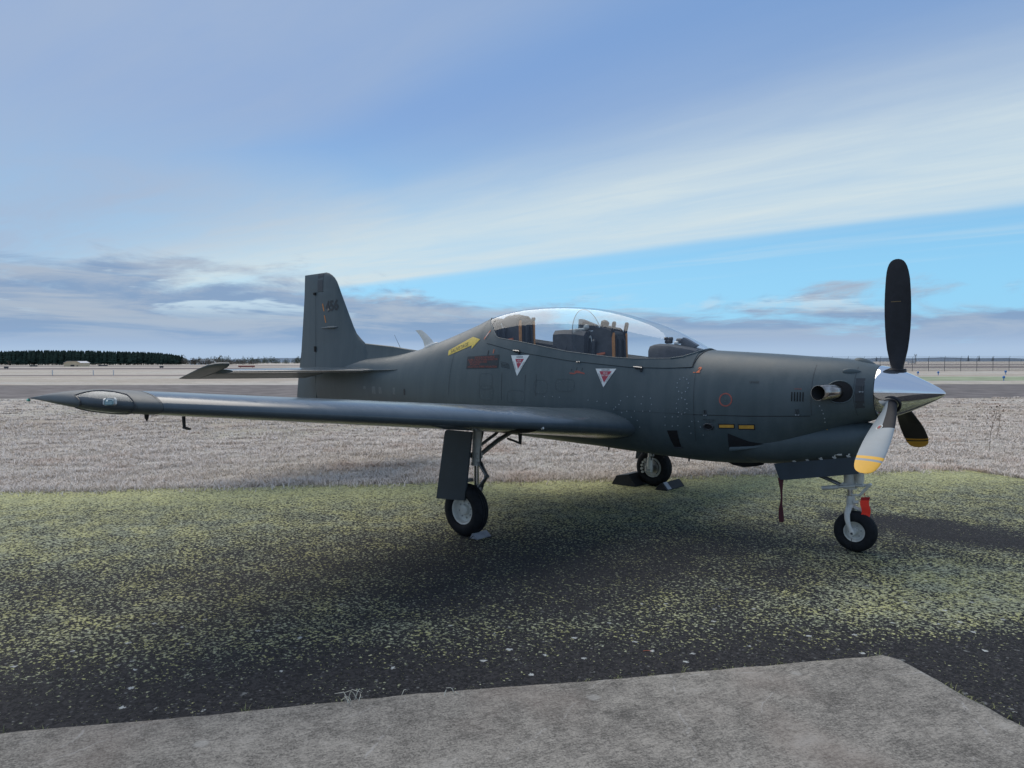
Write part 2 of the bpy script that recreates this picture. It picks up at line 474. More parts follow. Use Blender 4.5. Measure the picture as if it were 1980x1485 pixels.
def concrete_mat():
    m, nt, b = newmat('weathered_concrete')
    co = objco(nt); x, y, z = sepa(nt, co)
    a = noise(nt, co, 1.6, 5.0, 0.6); c = noise(nt, co, 7.0, 8.0, 0.72); d = noise(nt, co, 120.0, 6.0, 0.8)
    # broom strokes in two directions
    r1 = noise(nt, comb(nt, (x * 0.62 + y * 0.78) * 14.0, (x * 0.78 - y * 0.62) * 130.0, 0.0), 1.0, 3.0, 0.6)
    r2 = noise(nt, comb(nt, (x * 0.95 - y * 0.3) * 90.0, (x * 0.3 + y * 0.95) * 12.0, 3.0), 1.0, 3.0, 0.6)
    vg = sepa(nt, voro(nt, co, 110.0, 'Color'))[0]
    f = a * 0.13 + c * 0.22 + d * 0.31 + vg * 0.06 + r1 * 0.15 + r2 * 0.13
    col = mixc(nt, f.ss(0.41, 0.59), (0.088, 0.082, 0.073, 1), (0.335, 0.312, 0.272, 1))
    pale = c * 0.5 + a * 0.5
    col = mixc(nt, pale.ss(0.56, 0.68) * 0.35, col, (0.36, 0.35, 0.33, 1))
    warm = noise(nt, co, 0.9, 3.0); col = mixc(nt, warm.ss(0.52, 0.7) * 0.35, col, (0.23, 0.185, 0.155, 1))
    dots = voro(nt, co, 60.0); dk = sepa(nt, voro(nt, co, 60.0, 'Color'))[0]
    col = mixc(nt, dots.ss(0.30, 0.15) * dk.ss(0.90, 0.95) * 0.7, col, (0.04, 0.04, 0.04, 1))
    lp = voro(nt, co, 4.0); lk = sepa(nt, voro(nt, co, 4.0, 'Color'))[1]
    col = mixc(nt, (lp + (c - 0.5) * 0.3).ss(0.16, 0.08) * lk.ss(0.7, 0.8) * 0.4, col, (0.42, 0.41, 0.38, 1))
    # hairline scratches
    for k, (cx, sx) in enumerate(((0.83, 0.55), (0.66, -0.75), (0.98, 0.18))):
        w = x * cx + y * sx + (a - 0.5) * 0.3
        n = nt.nodes.new('ShaderNodeMath'); n.operation = 'FRACT'; nt.links.new((w * (0.72 + 0.23 * k)).s, n.inputs[0])
        ln = N(nt, n.outputs[0])
        line = (ln - 0.5)._m('ABSOLUTE', ln - 0.5).ss(0.006, 0.002) * c.ss(0.46, 0.58) * 0.45
        col = mixc(nt, line, col, (0.40, 0.39, 0.37, 1))
    nt.links.new(col.s, b.inputs['Base Color']); b.inputs['Roughness'].default_value = 0.88
    b.inputs['Specular IOR Level'].default_value = 0.25
    bump(nt, b, d * 0.5 + r1 * 0.4 + c * 0.4, 0.35, 0.006)
    return m


def field_mat():
    m, nt, b = newmat('frosted_field')
    co = objco(nt); x, y, z = sepa(nt, co)
    # stretch with the lie of the mown field
    q = comb(nt, (x * 0.667 + y * 0.745) * 0.45, x * 0.745 - y * 0.667, 0.0)
    a = noise(nt, q, 0.11, 4.0, 0.6); c = noise(nt, q, 1.1, 5.0, 0.62); d = noise(nt, co, 9.0, 4.0, 0.65); g = noise(nt, co, 45.0, 3.0, 0.6)
    f = c * 0.42 + d * 0.33 + g * 0.25
    col = mixc(nt, f.ss(0.36, 0.60), (0.25, 0.215, 0.175, 1), (0.66, 0.60, 0.53, 1))
    col = mixc(nt, a.ss(0.45, 0.62) * 0.40, col, (0.44, 0.46, 0.42, 1))
    col = mixc(nt, noise(nt, q, 0.35, 3.0).ss(0.55, 0.72) * 0.45, col, (0.36, 0.27, 0.20, 1))
    col = mixc(nt, a.ss(0.48, 0.34) * 0.35, col, (0.34, 0.36, 0.25, 1))
    wide = noise(nt, comb(nt, (x * 0.667 + y * 0.745) * 0.016, (x * 0.745 - y * 0.667) * 0.10, 2.0), 1.0, 5.0, 0.65)
    col = mixc(nt, wide.ss(0.44, 0.62) * 0.6, col, (0.36, 0.30, 0.235, 1))
    nt.links.new(col.s, b.inputs['Base Color']); b.inputs['Roughness'].default_value = 0.95
    b.inputs['Specular IOR Level'].default_value = 0.1
    bump(nt, b, d * 0.6 + c * 0.8 + g * 0.25, 0.9, 0.08)
    return m


def blade_mat(name, lo, hi, alt):
    m, nt, b = newmat(name)
    at = nt.nodes.new('ShaderNodeAttribute'); at.attribute_name = 'tint'
    co = objco(nt); patch = noise(nt, co, 0.5, 4.0, 0.6)
    f = N(nt, at.outputs['Fac'])
    col = mixc(nt, f, lo + (1,), hi + (1,))
    col = mixc(nt, patch.ss(0.52, 0.68) * 0.55, col, alt + (1,))
    nt.links.new(col.s, b.inputs['Base Color']); b.inputs['Roughness'].default_value = 0.9
    b.inputs['Specular IOR Level'].default_value = 0.15
    return m


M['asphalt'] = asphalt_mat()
M['concrete'] = concrete_mat()
M['field'] = field_mat()
M['taxi'] = plain('old_taxiway_asphalt', (0.165, 0.148, 0.142), 0.9, 0, 0.3, 0.8, 0.15)
M['runway'] = plain('far_runway_asphalt', (0.20, 0.17, 0.165), 0.9, 0, 0.2, 0.05, 0.1)
M['verge'] = plain('thawed_verge', (0.30, 0.34, 0.23), 0.95, 0, 0.25, 0.3, 0.1)
M['frost'] = blade_mat('frosted_grass', (0.48, 0.41, 0.345), (0.90, 0.825, 0.75), (0.66, 0.50, 0.40))
M['deadstalk'] = plain('dead_stalk', (0.20, 0.15, 0.11), 0.9, 0, 0.3, 40)
M['straw'] = plain('pale_straw', (0.62, 0.58, 0.47), 0.85, 0, 0.2, 40)
M['moss'] = plain('edge_moss', (0.20, 0.21, 0.10), 0.95, 0, 0.3, 60)

# ------------------------------------------------------------------ setting
def sheet(name, poly, z, mat):
    return tag(mesh(name, [(p[0], p[1], z) for p in poly], [tuple(range(len(poly)))], mat), kind='structure')


# field: one sheet out to the horizon, finer near the aircraft
gv, gf = [], []
R = [0, 60, 200, 800, 3000, 14000]
c0 = spot(0, 40)
gv.append((c0.x, c0.y, -0.02))
for r in R[1:]:
    for k in range(48):
        gv.append((c0.x + r * math.cos(2 * PI * k / 48), c0.y + r * math.sin(2 * PI * k / 48), -0.02))
for k in range(48): gf.append((0, 1 + k, 1 + (k + 1) % 48))
for i in range(len(R) - 2):
    for k in range(48): gf.append((1 + i * 48 + k, 1 + (i + 1) * 48 + k, 1 + (i + 1) * 48 + (k + 1) % 48, 1 + i * 48 + (k + 1) % 48))
tag(mesh('ground', gv, gf, M['field']), kind='structure')

# apron with a ragged edge against the turf
EDGE = [(-60, -64.1), (-30, -30.6), (-14, -12.7), (-6.48, -4.27), (-4.99, -2.65), (-3.45, -0.92), (-1.78, 0.89), (-0.78, 1.98), (-0.09, 2.9), (2.1, 5.32), (2.75, 6.15), (3.15, 6.45), (3.9, 6.0), (5.6, 4.85), (9.0, 2.4), (16, -2.6), (40, -20)]
edge = []
for i in range(len(EDGE) - 1):
    (x0, y0), (x1, y1) = EDGE[i], EDGE[i + 1]
    L = math.hypot(x1 - x0, y1 - y0); n = max(1, min(40, int(L / 0.12))) if L < 12 else max(1, int(L))
    for k in range(n):
        q = k / n; w = 0.05 * math.sin(7.3 * (i + q) + 1.1) + random.uniform(-0.035, 0.035)
        edge.append((x0 + (x1 - x0) * q + w * 0.7, y0 + (y1 - y0) * q - w * 0.7))
apron = edge + [(40, -20), (40, -60), (-20, -90), (-60, -90)]
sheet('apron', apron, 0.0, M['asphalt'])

# concrete slab with worn arrises
SL = [(3.96, -2.46), (3.82, -2.64), (3.74, -2.732), (2.96, -3.721), (2.237, -4.574), (1.632, -5.38), (1.066, -6.091), (-9, -18.6), (0, -30), (14, -22), (14, -9.7), (5.6, -3.59), (4.684, -2.926), (4.30, -2.645), (4.15, -2.52), (4.06, -2.455)]
def resamp(pl, step):
    r = []
    for i in range(len(pl)):
        a, b_ = Vector(pl[i] + (0,)), Vector(pl[(i + 1) % len(pl)] + (0,)); L = (b_ - a).length
        n = max(1, int(L / step)) if L < 6 else 20
        for k in range(n): r.append(a.lerp(b_, k / n))
    return r
ring = resamp(SL, 0.09)
cen = Vector((3.5, -8.0, 0))
jit = [random.uniform(-0.006, 0.006) for _ in ring]
def inset(d, z):
    o = []
    n = len(ring)
    for i, p in enumerate(ring):
        tg = (ring[(i + 1) % n] - ring[i - 1]).normalized(); nn = Vector((-tg.y, tg.x, 0))
        if nn.dot(cen - p) < 0: nn = -nn
        o.append(p + nn * (d + jit[i]) + Vector((0, 0, z)))
    return o
mb = MB(); mb.loft([inset(-0.012, -0.01), inset(-0.004, 0.016), inset(0.012, 0.027), inset(0.05, 0.031)], True, False, True)
tag(mb.build('concrete_slab', M['concrete'], auto=80), kind='structure')

# strips of old pavement and verge across the airfield
def strip(name, d0, d1, ang, mat, z, lat0=-900, lat1=900):
    """a straight strip crossing the view: depth d0..d1 on the heading, turned by ang"""
    ca, sa = math.cos(ang), math.sin(ang)
    pts = []
    for (l, d) in ((lat0, d0), (lat1, d0), (lat1, d1), (lat0, d1)):
        pts.append(spot(l * ca, d + l * sa * (1.0)))
    return sheet(name, [(p.x, p.y) for p in pts], z, mat)
strip('taxiway', 34.6, 55.5, math.radians(-1.2), M['taxi'], -0.014, -300, 300)
strip('grass_verge', 66, 84, math.radians(-2.0), M['verge'], -0.014, 10, 300)
strip('service_road', 96, 103, math.radians(1.0), M['runway'], -0.014, -300, -28)
strip('runway', 190, 245, math.radians(1.0), M['runway'], -0.014, -900, 900)
strip('far_runway', 330, 420, math.radians(0.6), M['runway'], -0.014, -1500, 1500)

# ------------------------------------------------------------------ frosted turf: blades near the apron
def in_poly(P, poly):
    x, y = P[:, 0], P[:, 1]; inside = np.zeros(len(P), bool); n = len(poly)
    for i in range(n):
        x0, y0 = poly[i]; x1, y1 = poly[(i + 1) % n]
        c = ((y0 > y) != (y1 > y))
        with np.errstate(divide='ignore', invalid='ignore'):
            xi = (x1 - x0) * (y - y0) / (y1 - y0) + x0
        inside ^= c & (x < xi)
    return inside


def tuft_mesh(name, P, hgt, mat, blades=9, spread=0.05, lean=0.9, wid=0.006, dist=None):
    """every tuft a handful of drooping two-piece blades"""
    n = len(P); k = blades
    base = np.repeat(P, k, 0) + np.c_[rng.normal(0, spread, n * k), rng.normal(0, spread, n * k)]
    h = np.repeat(hgt, k) * rng.uniform(0.45, 1.15, n * k)
    az = rng.uniform(0, 2 * PI, n * k); ln = h * lean * rng.uniform(0.2, 1.3, n * k)
    d = np.repeat(dist, k) if dist is not None else np.full(n * k, 10.)
    w = wid * np.maximum(1, d / 11.0) * rng.uniform(0.6, 1.4, n * k)
    dx_, dy_ = np.cos(az), np.sin(az)
    # face the width roughly across the view so thin blades stay visible
    wa = az + PI / 2 + rng.normal(0, 0.5, n * k); wx, wy = np.cos(wa) * w, np.sin(wa) * w
    z0 = -0.02
    A = np.c_[base[:, 0] - wx, base[:, 1] - wy, np.full(n * k, z0)]
    B = np.c_[base[:, 0] + wx, base[:, 1] + wy, np.full(n * k, z0)]
    C_ = np.c_[base[:, 0] + wx * .7 + dx_ * ln * .35, base[:, 1] + wy * .7 + dy_ * ln * .35, z0 + h * .7]
    D = np.c_[base[:, 0] - wx * .7 + dx_ * ln * .35, base[:, 1] - wy * .7 + dy_ * ln * .35, z0 + h * .7]
    E_ = np.c_[base[:, 0] + dx_ * ln, base[:, 1] + dy_ * ln, z0 + h * rng.uniform(.8, 1.05, n * k)]
    V = np.stack([A, B, C_, D, E_], 1).reshape(-1, 3)
    m_ = n * k
    idx = (np.arange(m_) * 5)[:, None]
    quads = idx + np.array([[0, 1, 2, 3]]); tris = idx + np.array([[3, 2, 4]])
    me = bpy.data.meshes.new(name)
    me.vertices.add(len(V)); me.vertices.foreach_set('co', V.ravel())
    loops = np.concatenate([quads.ravel(), tris.ravel()])
    me.loops.add(len(loops)); me.loops.foreach_set('vertex_index', loops.astype(np.int32))
    me.polygons.add(2 * m_)
    ls = np.concatenate([np.arange(m_) * 4, 4 * m_ + np.arange(m_) * 3]).astype(np.int32)
    me.polygons.foreach_set('loop_start', ls)
    at = me.attributes.new('tint', 'FLOAT', 'POINT')
    tuft = np.repeat(rng.uniform(0, 1, n), k)
    tint = np.clip(tuft * .55 + rng.uniform(0, .6, m_), 0, 1)
    tv = np.stack([tint * .7, tint * .7, tint * .9, tint * .9, np.clip(tint + .15, 0, 1)], 1).ravel()  # root shading put into the tint: blades darker below, palest at the tip
    at.data.foreach_set('value', tv.astype(np.float32))
    me.materials.append(mat); me.update(calc_edges=True); me.validate()
    o = bpy.data.objects.new(name, me); COL.objects.link(o)
    return o


def scatter(n, d0, d1, power=1.6, half=0.80):
    uu = rng.uniform(0, 1, n); d = (d0 ** (1 - power) + uu * (d1 ** (1 - power) - d0 ** (1 - power))) ** (1 / (1 - power))
    l = rng.uniform(-half, half, n) * d
    P = np.array([CAM.x, CAM.y]) + d[:, None] * np.array([HF.x, HF.y]) + l[:, None] * np.array([HR.x, HR.y])
    keep = ~in_poly(P, apron)
    return P[keep], d[keep]


P, d = scatter(24000, 8.5, 34.3)
hg = rng.uniform(0.012, 0.045, len(P))
Pc, dc = scatter(3400, 8.5, 34.3, 1.7)
k_ = 9
P2 = np.repeat(Pc, k_, 0) + rng.normal(0, 1, (len(Pc) * k_, 1)) * np.array([[.667, .745]]) * np.repeat(rng.uniform(.10, .34, len(Pc)), k_)[:, None] + rng.normal(0, .07, (len(Pc) * k_, 2))
h2 = np.repeat(rng.uniform(0.03, 0.10, len(Pc)), k_) * rng.uniform(.6, 1.1, len(Pc) * k_)
d2_ = np.repeat(dc, k_); kp = ~in_poly(P2, apron)
P = np.concatenate([P, P2[kp]]); d = np.concatenate([d, d2_[kp]]); hg = np.concatenate([hg, h2[kp]])
turf = tuft_mesh('frosted_grass', P, hg, M['frost'], 9, 0.05, 2.4, 0.0042, d)
tag(turf, 'short frosted pale grass covering the field beyond the asphalt', 'grass', kind='stuff')
# taller fringe along the apron edge
el_ = []
for i in range(len(edge)):
    x, y = edge[i]
    q = Vector((x, y, 0)) - Vector((CAM.x, CAM.y, 0))
    if q.dot(HF) > 3 and abs(q.dot(HR)) < q.dot(HF) * 0.85:
        for _ in range(30):
            s_ = random.gauss(0.10, 0.17)
            x2, y2 = edge[min(i + 1, len(edge) - 1)]; tq = random.random()
            el_.append((x + (x2 - x) * tq - 0.745 * s_ + random.uniform(-.03, .03), y + (y2 - y) * tq + 0.667 * s_ + random.uniform(-.03, .03)))
P = np.array(el_); dd = (P - np.array([CAM.x, CAM.y])) @ np.array([HF.x, HF.y])
fr_ = tuft_mesh('frosted_edge_grass', P, rng.uniform(0.03, 0.12, len(P)) * rng.uniform(.5, 1.2, len(P)), M['frost'], 6, 0.035, 1.5, 0.0045, dd)
tag(fr_, 'taller frosted grass fringe along the apron edge', 'grass', kind='stuff')

# weeds and moss caught along the slab edge
ed2 = [p for p in ring if (p - Vector((CAM.x, CAM.y, 0))).dot(HF) > 1.0]
P = np.array([(p.x + random.gauss(-0.0, .018) - .012, p.y + random.gauss(0, .018) + .012) for p in ed2 for _ in range(9)])
sel = rng.uniform(0, 1, len(P)) < np.clip(0.10 + 0.85 * (np.sin(P[:, 0] * 5.1) * np.sin(P[:, 1] * 3.7 + 1) > .15), 0, 1) * np.where(P[:, 0] > 2.9, 1.0, 0.10)
P = P[sel]
e2 = tuft_mesh('slab_edge_weeds', P, rng.uniform(0.012, 0.045, len(P)), M['moss'], 6, 0.012, 1.2, 0.0022, np.full(len(P), 8.))
e2.location.z = 0.02
tag(e2, 'tiny moss and weeds growing in the joint along the concrete slab', 'weeds', kind='stuff')


def bent_straw(name, label, base, n, size, seed):
    rr = random.Random(seed); mb = MB(); b0 = Vector(base)
    for _ in range(n):
        a = rr.uniform(0, 2 * PI); L = size * rr.uniform(0.5, 1.1); p = b0 + Vector((rr.uniform(-.05, .05), rr.uniform(-.05, .05), 0))
        k1 = p + Vector((math.cos(a) * L * .35, math.sin(a) * L * .35, L * rr.uniform(.35, .75)))
        k2 = k1 + Vector((math.cos(a + .6) * L * .45, math.sin(a + .6) * L * .45, L * rr.uniform(-.4, .15)))
        k2.z = max(k2.z, 0.012)
        mb.tube([p, p.lerp(k1, .6) + Vector((0, 0, .01)), k1, k2], [.0024, .0021, .0018, .001], 5)
    return tag(mb.build(name, M['straw'], auto=60), label, 'straw')


bent_straw('dry_grass_tuft', 'pale bent dry grass stems beside the slab edge, larger clump', (2.06, -4.82, 0.01), 8, 0.11, 3)
bent_straw('dry_grass_tuft', 'small tuft of straight straw right of the larger clump at slab edge', (2.36, -4.47, 0.01), 4, 0.065, 5)
bent_straw('dry_grass_tuft', 'short single straw stub between the two clumps at slab edge', (2.22, -4.63, 0.01), 1, 0.06, 8)
mb = MB(); mb.tube([(2.84, -3.275, 0.004), (2.858, -3.258, 0.006), (2.88, -3.245, 0.004)], 0.0014, 6)
tag(mb.build('plastic_scrap', M['orangered']), 'thin red plastic scrap lying on the dark asphalt near the slab', 'litter')


def weed(base, h, seed, label):
    rr = random.Random(seed); mb = MB(); b0 = Vector(base); tip = b0 + Vector((rr.uniform(-.12, .12), rr.uniform(-.1, .1), h))
    pts = [b0.lerp(tip, k / 5) + Vector((0.02 * math.sin(k * 1.3 + seed), 0, 0)) for k in range(6)]
    mb.tube(pts, [.006, .0055, .005, .0045, .004, .003], 5)
    t_ = empty('dead_weed', base)
    st_ = mb
    heads = MB()
    for k in range(9):
        q = rr.uniform(.15, .95); p = b0.lerp(tip, q); a = rr.uniform(0, 2 * PI); L = h * .16 * (1.15 - q) + .04
        e_ = p + Vector((math.cos(a) * L, math.sin(a) * L, L * .8)); mb.tube([p, e_], [.0032, .002], 4)
        heads.lathe([(-.016, 0), (-.008, .012), (.006, .013), (.016, 0)], e_, (0, 0, 1), 6)
    heads.lathe([(-.022, 0), (-.01, .018), (.01, .018), (.024, 0)], tip, (0, 0, 1), 6)
    o1 = mb.build('stem', M['deadstalk'], t_, auto=60); o2 = heads.split('seed_head', M['deadstalk'], t_, auto=60)
    for o in [o1] + o2: o.location = -Vector(base)
    return tag(t_, label, 'weed')


weed(spot(9.35, 13.9), 0.86, 2, 'tall dead weed stalk with seed heads near the right picture edge')
weed(spot(11.1, 16.2), 0.74, 5, 'dead weed stalk farther right, cut by the picture edge')
weed(spot(8.2, 14.3), 0.36, 9, 'low dead weed just left of the tall stalk')

# ------------------------------------------------------------------ far airfield
M['conifer'] = plain('conifer_needles', (0.028, 0.046, 0.036), 0.95, 0, 0.35, 0.12, 0.1)
M['trunk'] = plain('tree_bark', (0.085, 0.07, 0.06), 0.95, 0, 0.3, 2)
M['bare'] = plain('bare_winter_twigs', (0.135, 0.12, 0.10), 0.95, 0, 0.3, 0.1, 0.1)
M['bushgrn'] = plain('winter_scrub', (0.105, 0.12, 0.09), 0.95, 0, 0.35, 0.08, 0.1)
M['farhaze'] = plain('hazed_far_wood', (0.10, 0.125, 0.15), 0.95, 0, 0.2, 0.02, 0.1)  # distance haze put into the wood's colour as blue
M['hill'] = plain('hazed_far_hill', (0.16, 0.21, 0.27), 0.95, 0, 0.15, 0.002, 0.1)  # blue distance haze put into the hill colour
M['shedwall'] = plain('cream_metal_cladding', (0.74, 0.58, 0.36), 0.6, 0, 0.08, 0.6)
M['shedroof'] = plain('pale_metal_roof', (0.62, 0.61, 0.60), 0.5, 0, 0.06, 0.5)
M['whitewall'] = plain('white_building_wall', (0.66, 0.68, 0.68), 0.6, 0, 0.08, 0.3)
M['doorhole'] = plain('dark_doorway', (0.05, 0.05, 0.05), 0.8)
M['fencepost'] = plain('galvanised_post', (0.10, 0.105, 0.11), 0.6, 0.3, 0.15, 3)
M['bluelamp'] = plain('blue_lamp', (0.03, 0.16, 0.42), 0.35, 0, 0.1, 20)


def conifer(mb, p, h, r, seed):
    rr = random.Random(seed); p = Vector(p)
    mb.tube([p, p + Vector((0, 0, h * .3))], [h * .012, h * .010], 4, False)
    tiers = 6; lo = h * rr.uniform(.10, .22)
    for i in range(tiers):
        z0 = lo + (h - lo) * i / tiers; z1 = lo + (h - lo) * min(1, (i + 1.7) / tiers); rad = r * (1 - i / tiers) ** .8 * rr.uniform(.85, 1.15) + .12
        n = 7; a0 = rr.uniform(0, 6)
        vs = [p + Vector((0, 0, z1))] + [p + Vector((math.cos(a0 + 2 * PI * k / n) * rad * rr.uniform(.7, 1.25), math.sin(a0 + 2 * PI * k / n) * rad * rr.uniform(.7, 1.25), z0 + rr.uniform(-.05, .03) * h)) for k in range(n)]
        mb.add(vs, [(0, 1 + k, 1 + (k + 1) % n) for k in range(n)])


mb = MB(); sd2 = 0
for row in range(6):
    for k in range(130):
        l = -430 + k * 1.55 + random.uniform(-.6, .6)
        d_ = 520 + row * 4.2 + random.uniform(-1.5, 1.5)
        if l > -246 - row * .8: continue
        endf = min(1.0, (-244 - l) / 26.0)
        h = (10.4 + .8 * math.sin(l * .035 + 1)) * (0.62 + 0.38 * endf ** .6) * random.uniform(.94, 1.05) * (1.0 if row else .93)
        sd2 += 1; conifer(mb, spot(l, d_), h, 2.1, sd2)
o = mesh('conifer_wood', mb.v, mb.f, M['conifer']); tag(o, 'dark green conifer plantation on the horizon at left', 'wood', kind='stuff')


def scrub(mb, p, w, h, n, seed):
    rr = np.random.default_rng(seed); p = Vector(p)
    for i in range(n):
        a, rad = rr.uniform(0, 2 * PI), w * math.sqrt(rr.uniform(0, 1)) * .5
        z = h * rr.uniform(.08, 1.0) ** .9 * (1 - .55 * (rad / (w * .5)) ** 2); c = p + Vector((math.cos(a) * rad, math.sin(a) * rad, z)); s_ = h * rr.uniform(.03, .075)
        d1 = Vector(rr.normal(0, 1, 3)).normalized() * s_; d2 = Vector(rr.normal(0, 1, 3)).normalized() * s_
        mb.add([c - d1, c + d1, c + d2 * 1.4 + Vector((0, 0, s_))], [(0, 1, 2)])


mb = MB()
for k in range(150):
    l = -420 + k * 1.72 * 1.25
    hh = 8.0 + 3.0 * math.sin(k * .37) * math.sin(k * .11 + 1) + random.uniform(-1.2, 1.6)
    scrub(mb, spot(l + random.uniform(-1, 1), 880 + random.uniform(-14, 14)), 6.5, hh, 130, k)
o = mesh('scrub_treeline', mb.v, mb.f, M['bushgrn']); tag(o, 'low grey green scrub treeline behind the tailplane', 'trees', kind='stuff')
mb = MB()
for k in range(60):
    l = -252 + k * 1.0; scrub(mb, spot(l, 535 + random.uniform(-4, 4)), 4, 5.6 - k * .03 + random.uniform(-.7, .7), 110, 900 + k)
o = mesh('bare_woodland', mb.v, mb.f, M['bare']); tag(o, 'brown bare woodland at the right end of the conifer plantation', 'trees', kind='stuff')
mb = MB()
for k in range(300):
    l = -250 + k * 9.4 + random.uniform(-3, 3)
    scrub(mb, spot(l, 2500 + random.uniform(-60, 60)), 22, random.uniform(7, 15), 26, 2000 + k)
    if random.random() < .05: conifer(mb, spot(l, 2450), random.uniform(16, 24), 4, 3000 + k)
o = mesh('far_treeline', mb.v, mb.f, M['farhaze']); tag(o, 'thin bluish treeline along the far right horizon', 'trees', kind='stuff')
# distant hills, low swells under the cloud
hv, hf = [], []
nn_ = 90
for i in range(nn_ + 1):
    l = -9000 + 18000 * i / nn_
    h = 26 + 22 * math.sin(i * .23 + 1.0) * math.sin(i * .071) + 30 * math.exp(-((l + 2350) / 420.) ** 2) + 7 * math.sin(i * 1.7)
    for dd_, hh in ((8200, 0), (8600, max(6, h)), (9400, 0)): q = spot(l, dd_, hh - 1); hv.append(q)
for i in range(nn_):
    for j in range(2): hf.append((i * 3 + j, (i + 1) * 3 + j, (i + 1) * 3 + j + 1, i * 3 + j + 1))
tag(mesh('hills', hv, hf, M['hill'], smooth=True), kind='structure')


def bare_tree(base, h, seed, label):
    rr = random.Random(seed); tw = MB(); cr = MB(); b0 = Vector(base); t_ = empty('bare_tree', base)
    def br(mb_, p, dr, L, r, lev):
        e_ = p + dr * L; mb_.tube([p, e_], [r, r * .65], 5 if lev < 2 else 3, False)
        if lev >= 4: return
        for _ in range(3 if lev else 5):
            nd = (dr + Vector((rr.gauss(0, .55), rr.gauss(0, .55), rr.gauss(.12, .25)))).normalized()
            br(cr, p.lerp(e_, rr.uniform(.55, 1)), nd, L * rr.uniform(.55, .78), r * .55, lev + 1)
    br(tw, Vector((0, 0, 0)), Vector((0, 0, 1)), h * .3, h * .022, 0)
    tw.build('trunk', M['trunk'], t_); mesh('crown', cr.v, cr.f, M['bare'], t_)
    return tag(t_, label, 'tree')


bare_tree(spot(-257, 620), 11.5, 4, 'large bare tree on the horizon just right of the white building')
bare_tree(spot(-357, 505), 6.0, 8, 'pale bare bush-like tree in front of the conifers at the far left')
bare_tree(spot(-241, 640), 9.0, 12, 'smaller bare tree right beside the large bare tree')


def shed(name, label, lat, depth, w, l, h, hr, wall, roof, doors):
    t_ = empty(name, spot(lat, depth)); yaw = math.atan2(HR.y, HR.x) + 0.12; t_.rotation_euler.z = yaw
    m_ = MB(); m_.prism([(-w / 2, -l / 2, -.1), (w / 2, -l / 2, -.1), (w / 2, -l / 2, h), (w * .30, -l / 2, h + hr), (-w * .30, -l / 2, h + hr), (-w / 2, -l / 2, h)], (0, 1, 0), l); m_.build('wall', wall, t_, auto=20)
    for sg in (-1, 0, 1):
        m_ = MB()
        if sg == 0: m_.box((0, 0, h + hr + .08), (w * .60 + .1, l + .5, .1))
        else:
            ang = math.atan2(hr, w * .2); L_ = math.hypot(hr, w * .2) + .25
            m_.box((sg * w * .405, 0, h + hr * .5 + .02), (L_, l + .5, .1), Matrix.Rotation(sg * ang, 3, 'Y'))
        m_.build('roof_panel', roof, t_, auto=20)
    for (dx_, dw, dh) in doors:
        m_ = MB(); m_.box((dx_, -l / 2 - .02, dh / 2), (dw, .06, dh)); m_.build('door', M['doorhole'], t_, auto=20)
    return tag(t_, label, 'shed')


shed('cream_shed', 'small cream shed with clipped roof in front of the conifers', -206, 337, 7.4, 9, 1.7, .75, M['shedwall'], M['shedroof'], [(0.1, 1.7, .8), (2.2, .6, .5)])
shed('white_building', 'long white building with pale roof left of the bare tree', -262, 612, 12.5, 10, 1.6, 2.6, M['whitewall'], M['whitepaint'], [(-3.2, 1.3, 1.5), (0, 1.3, 1.5), (3.2, 1.3, 1.5)])
shed('grey_shed', 'low grey shed beside the white building', -270, 606, 7, 6, 1.2, .5, M['whitewall'], M['shedroof'], [(1.0, 1.4, 1.0)])

# perimeter fence at right
fence = empty('perimeter_fence', spot(48, 126)); fence.rotation_euler.z = math.atan2(HR.y, HR.x) + math.radians(0.3)
post = None
FX = [-20 + 2.87 * k for k in range(24)]
for k, x in enumerate(FX):
    if post is None:
        m_ = MB(); m_.tube([(0, 0, -.1), (0, 0, 2.3)], .04, 8); m_.tube([(0, 0, 2.3), (0.0, -.28, 2.66)], .026, 6)
        post = m_.build('post', M['fencepost'], fence)
        post.location = (x, 0, 0)
    else:
        c_ = post.copy(); COL.objects.link(c_); c_.parent = fence; c_.location = (x, 0, 0)
for (yy, zz, rr_) in ((0, 2.28, .022), (0, .06, .014), (-.10, 2.42, .009), (-.19, 2.54, .009), (-.27, 2.65, .009)):
    m_ = MB(); m_.tube([(FX[0], yy, zz), (FX[-1], yy, zz)], rr_, 6); m_.build('wire' if rr_ < .02 else 'rail', M['fencepost'], fence)
cm = bpy.data.materials.new('chain_link'); cm.use_nodes = True; nt = cm.node_tree; nt.nodes.clear()
o_ = nt.nodes.new('ShaderNodeOutputMaterial'); mx = nt.nodes.new('ShaderNodeMixShader'); tr = nt.nodes.new('ShaderNodeBsdfTransparent'); df = nt.nodes.new('ShaderNodeBsdfDiffuse')
df.inputs[0].default_value = (.13, .135, .14, 1)
co = objco(nt); X, Y, Z = sepa(nt, co)
def saw(vv):
    n = nt.nodes.new('ShaderNodeMath'); n.operation = 'PINGPONG'; nt.links.new(vv.s, n.inputs[0]); n.inputs[1].default_value = .5; return N(nt, n.outputs[0])
mesh_ = saw((X + Z) * 14.0).ss(.10, .05).mx(saw((X - Z) * 14.0).ss(.10, .05))
nt.links.new(mesh_.s, mx.inputs[0]); nt.links.new(tr.outputs[0], mx.inputs[1]); nt.links.new(df.outputs[0], mx.inputs[2]); nt.links.new(mx.outputs[0], o_.inputs[0])
mesh('chain_link_panel', [(FX[0], .02, .06), (FX[-1], .02, .06), (FX[-1], .02, 2.28), (FX[0], .02, 2.28)], [(0, 1, 2, 3)], cm, fence)
tag(fence, 'dark chain link perimeter fence with barbed wire at right', 'fence')

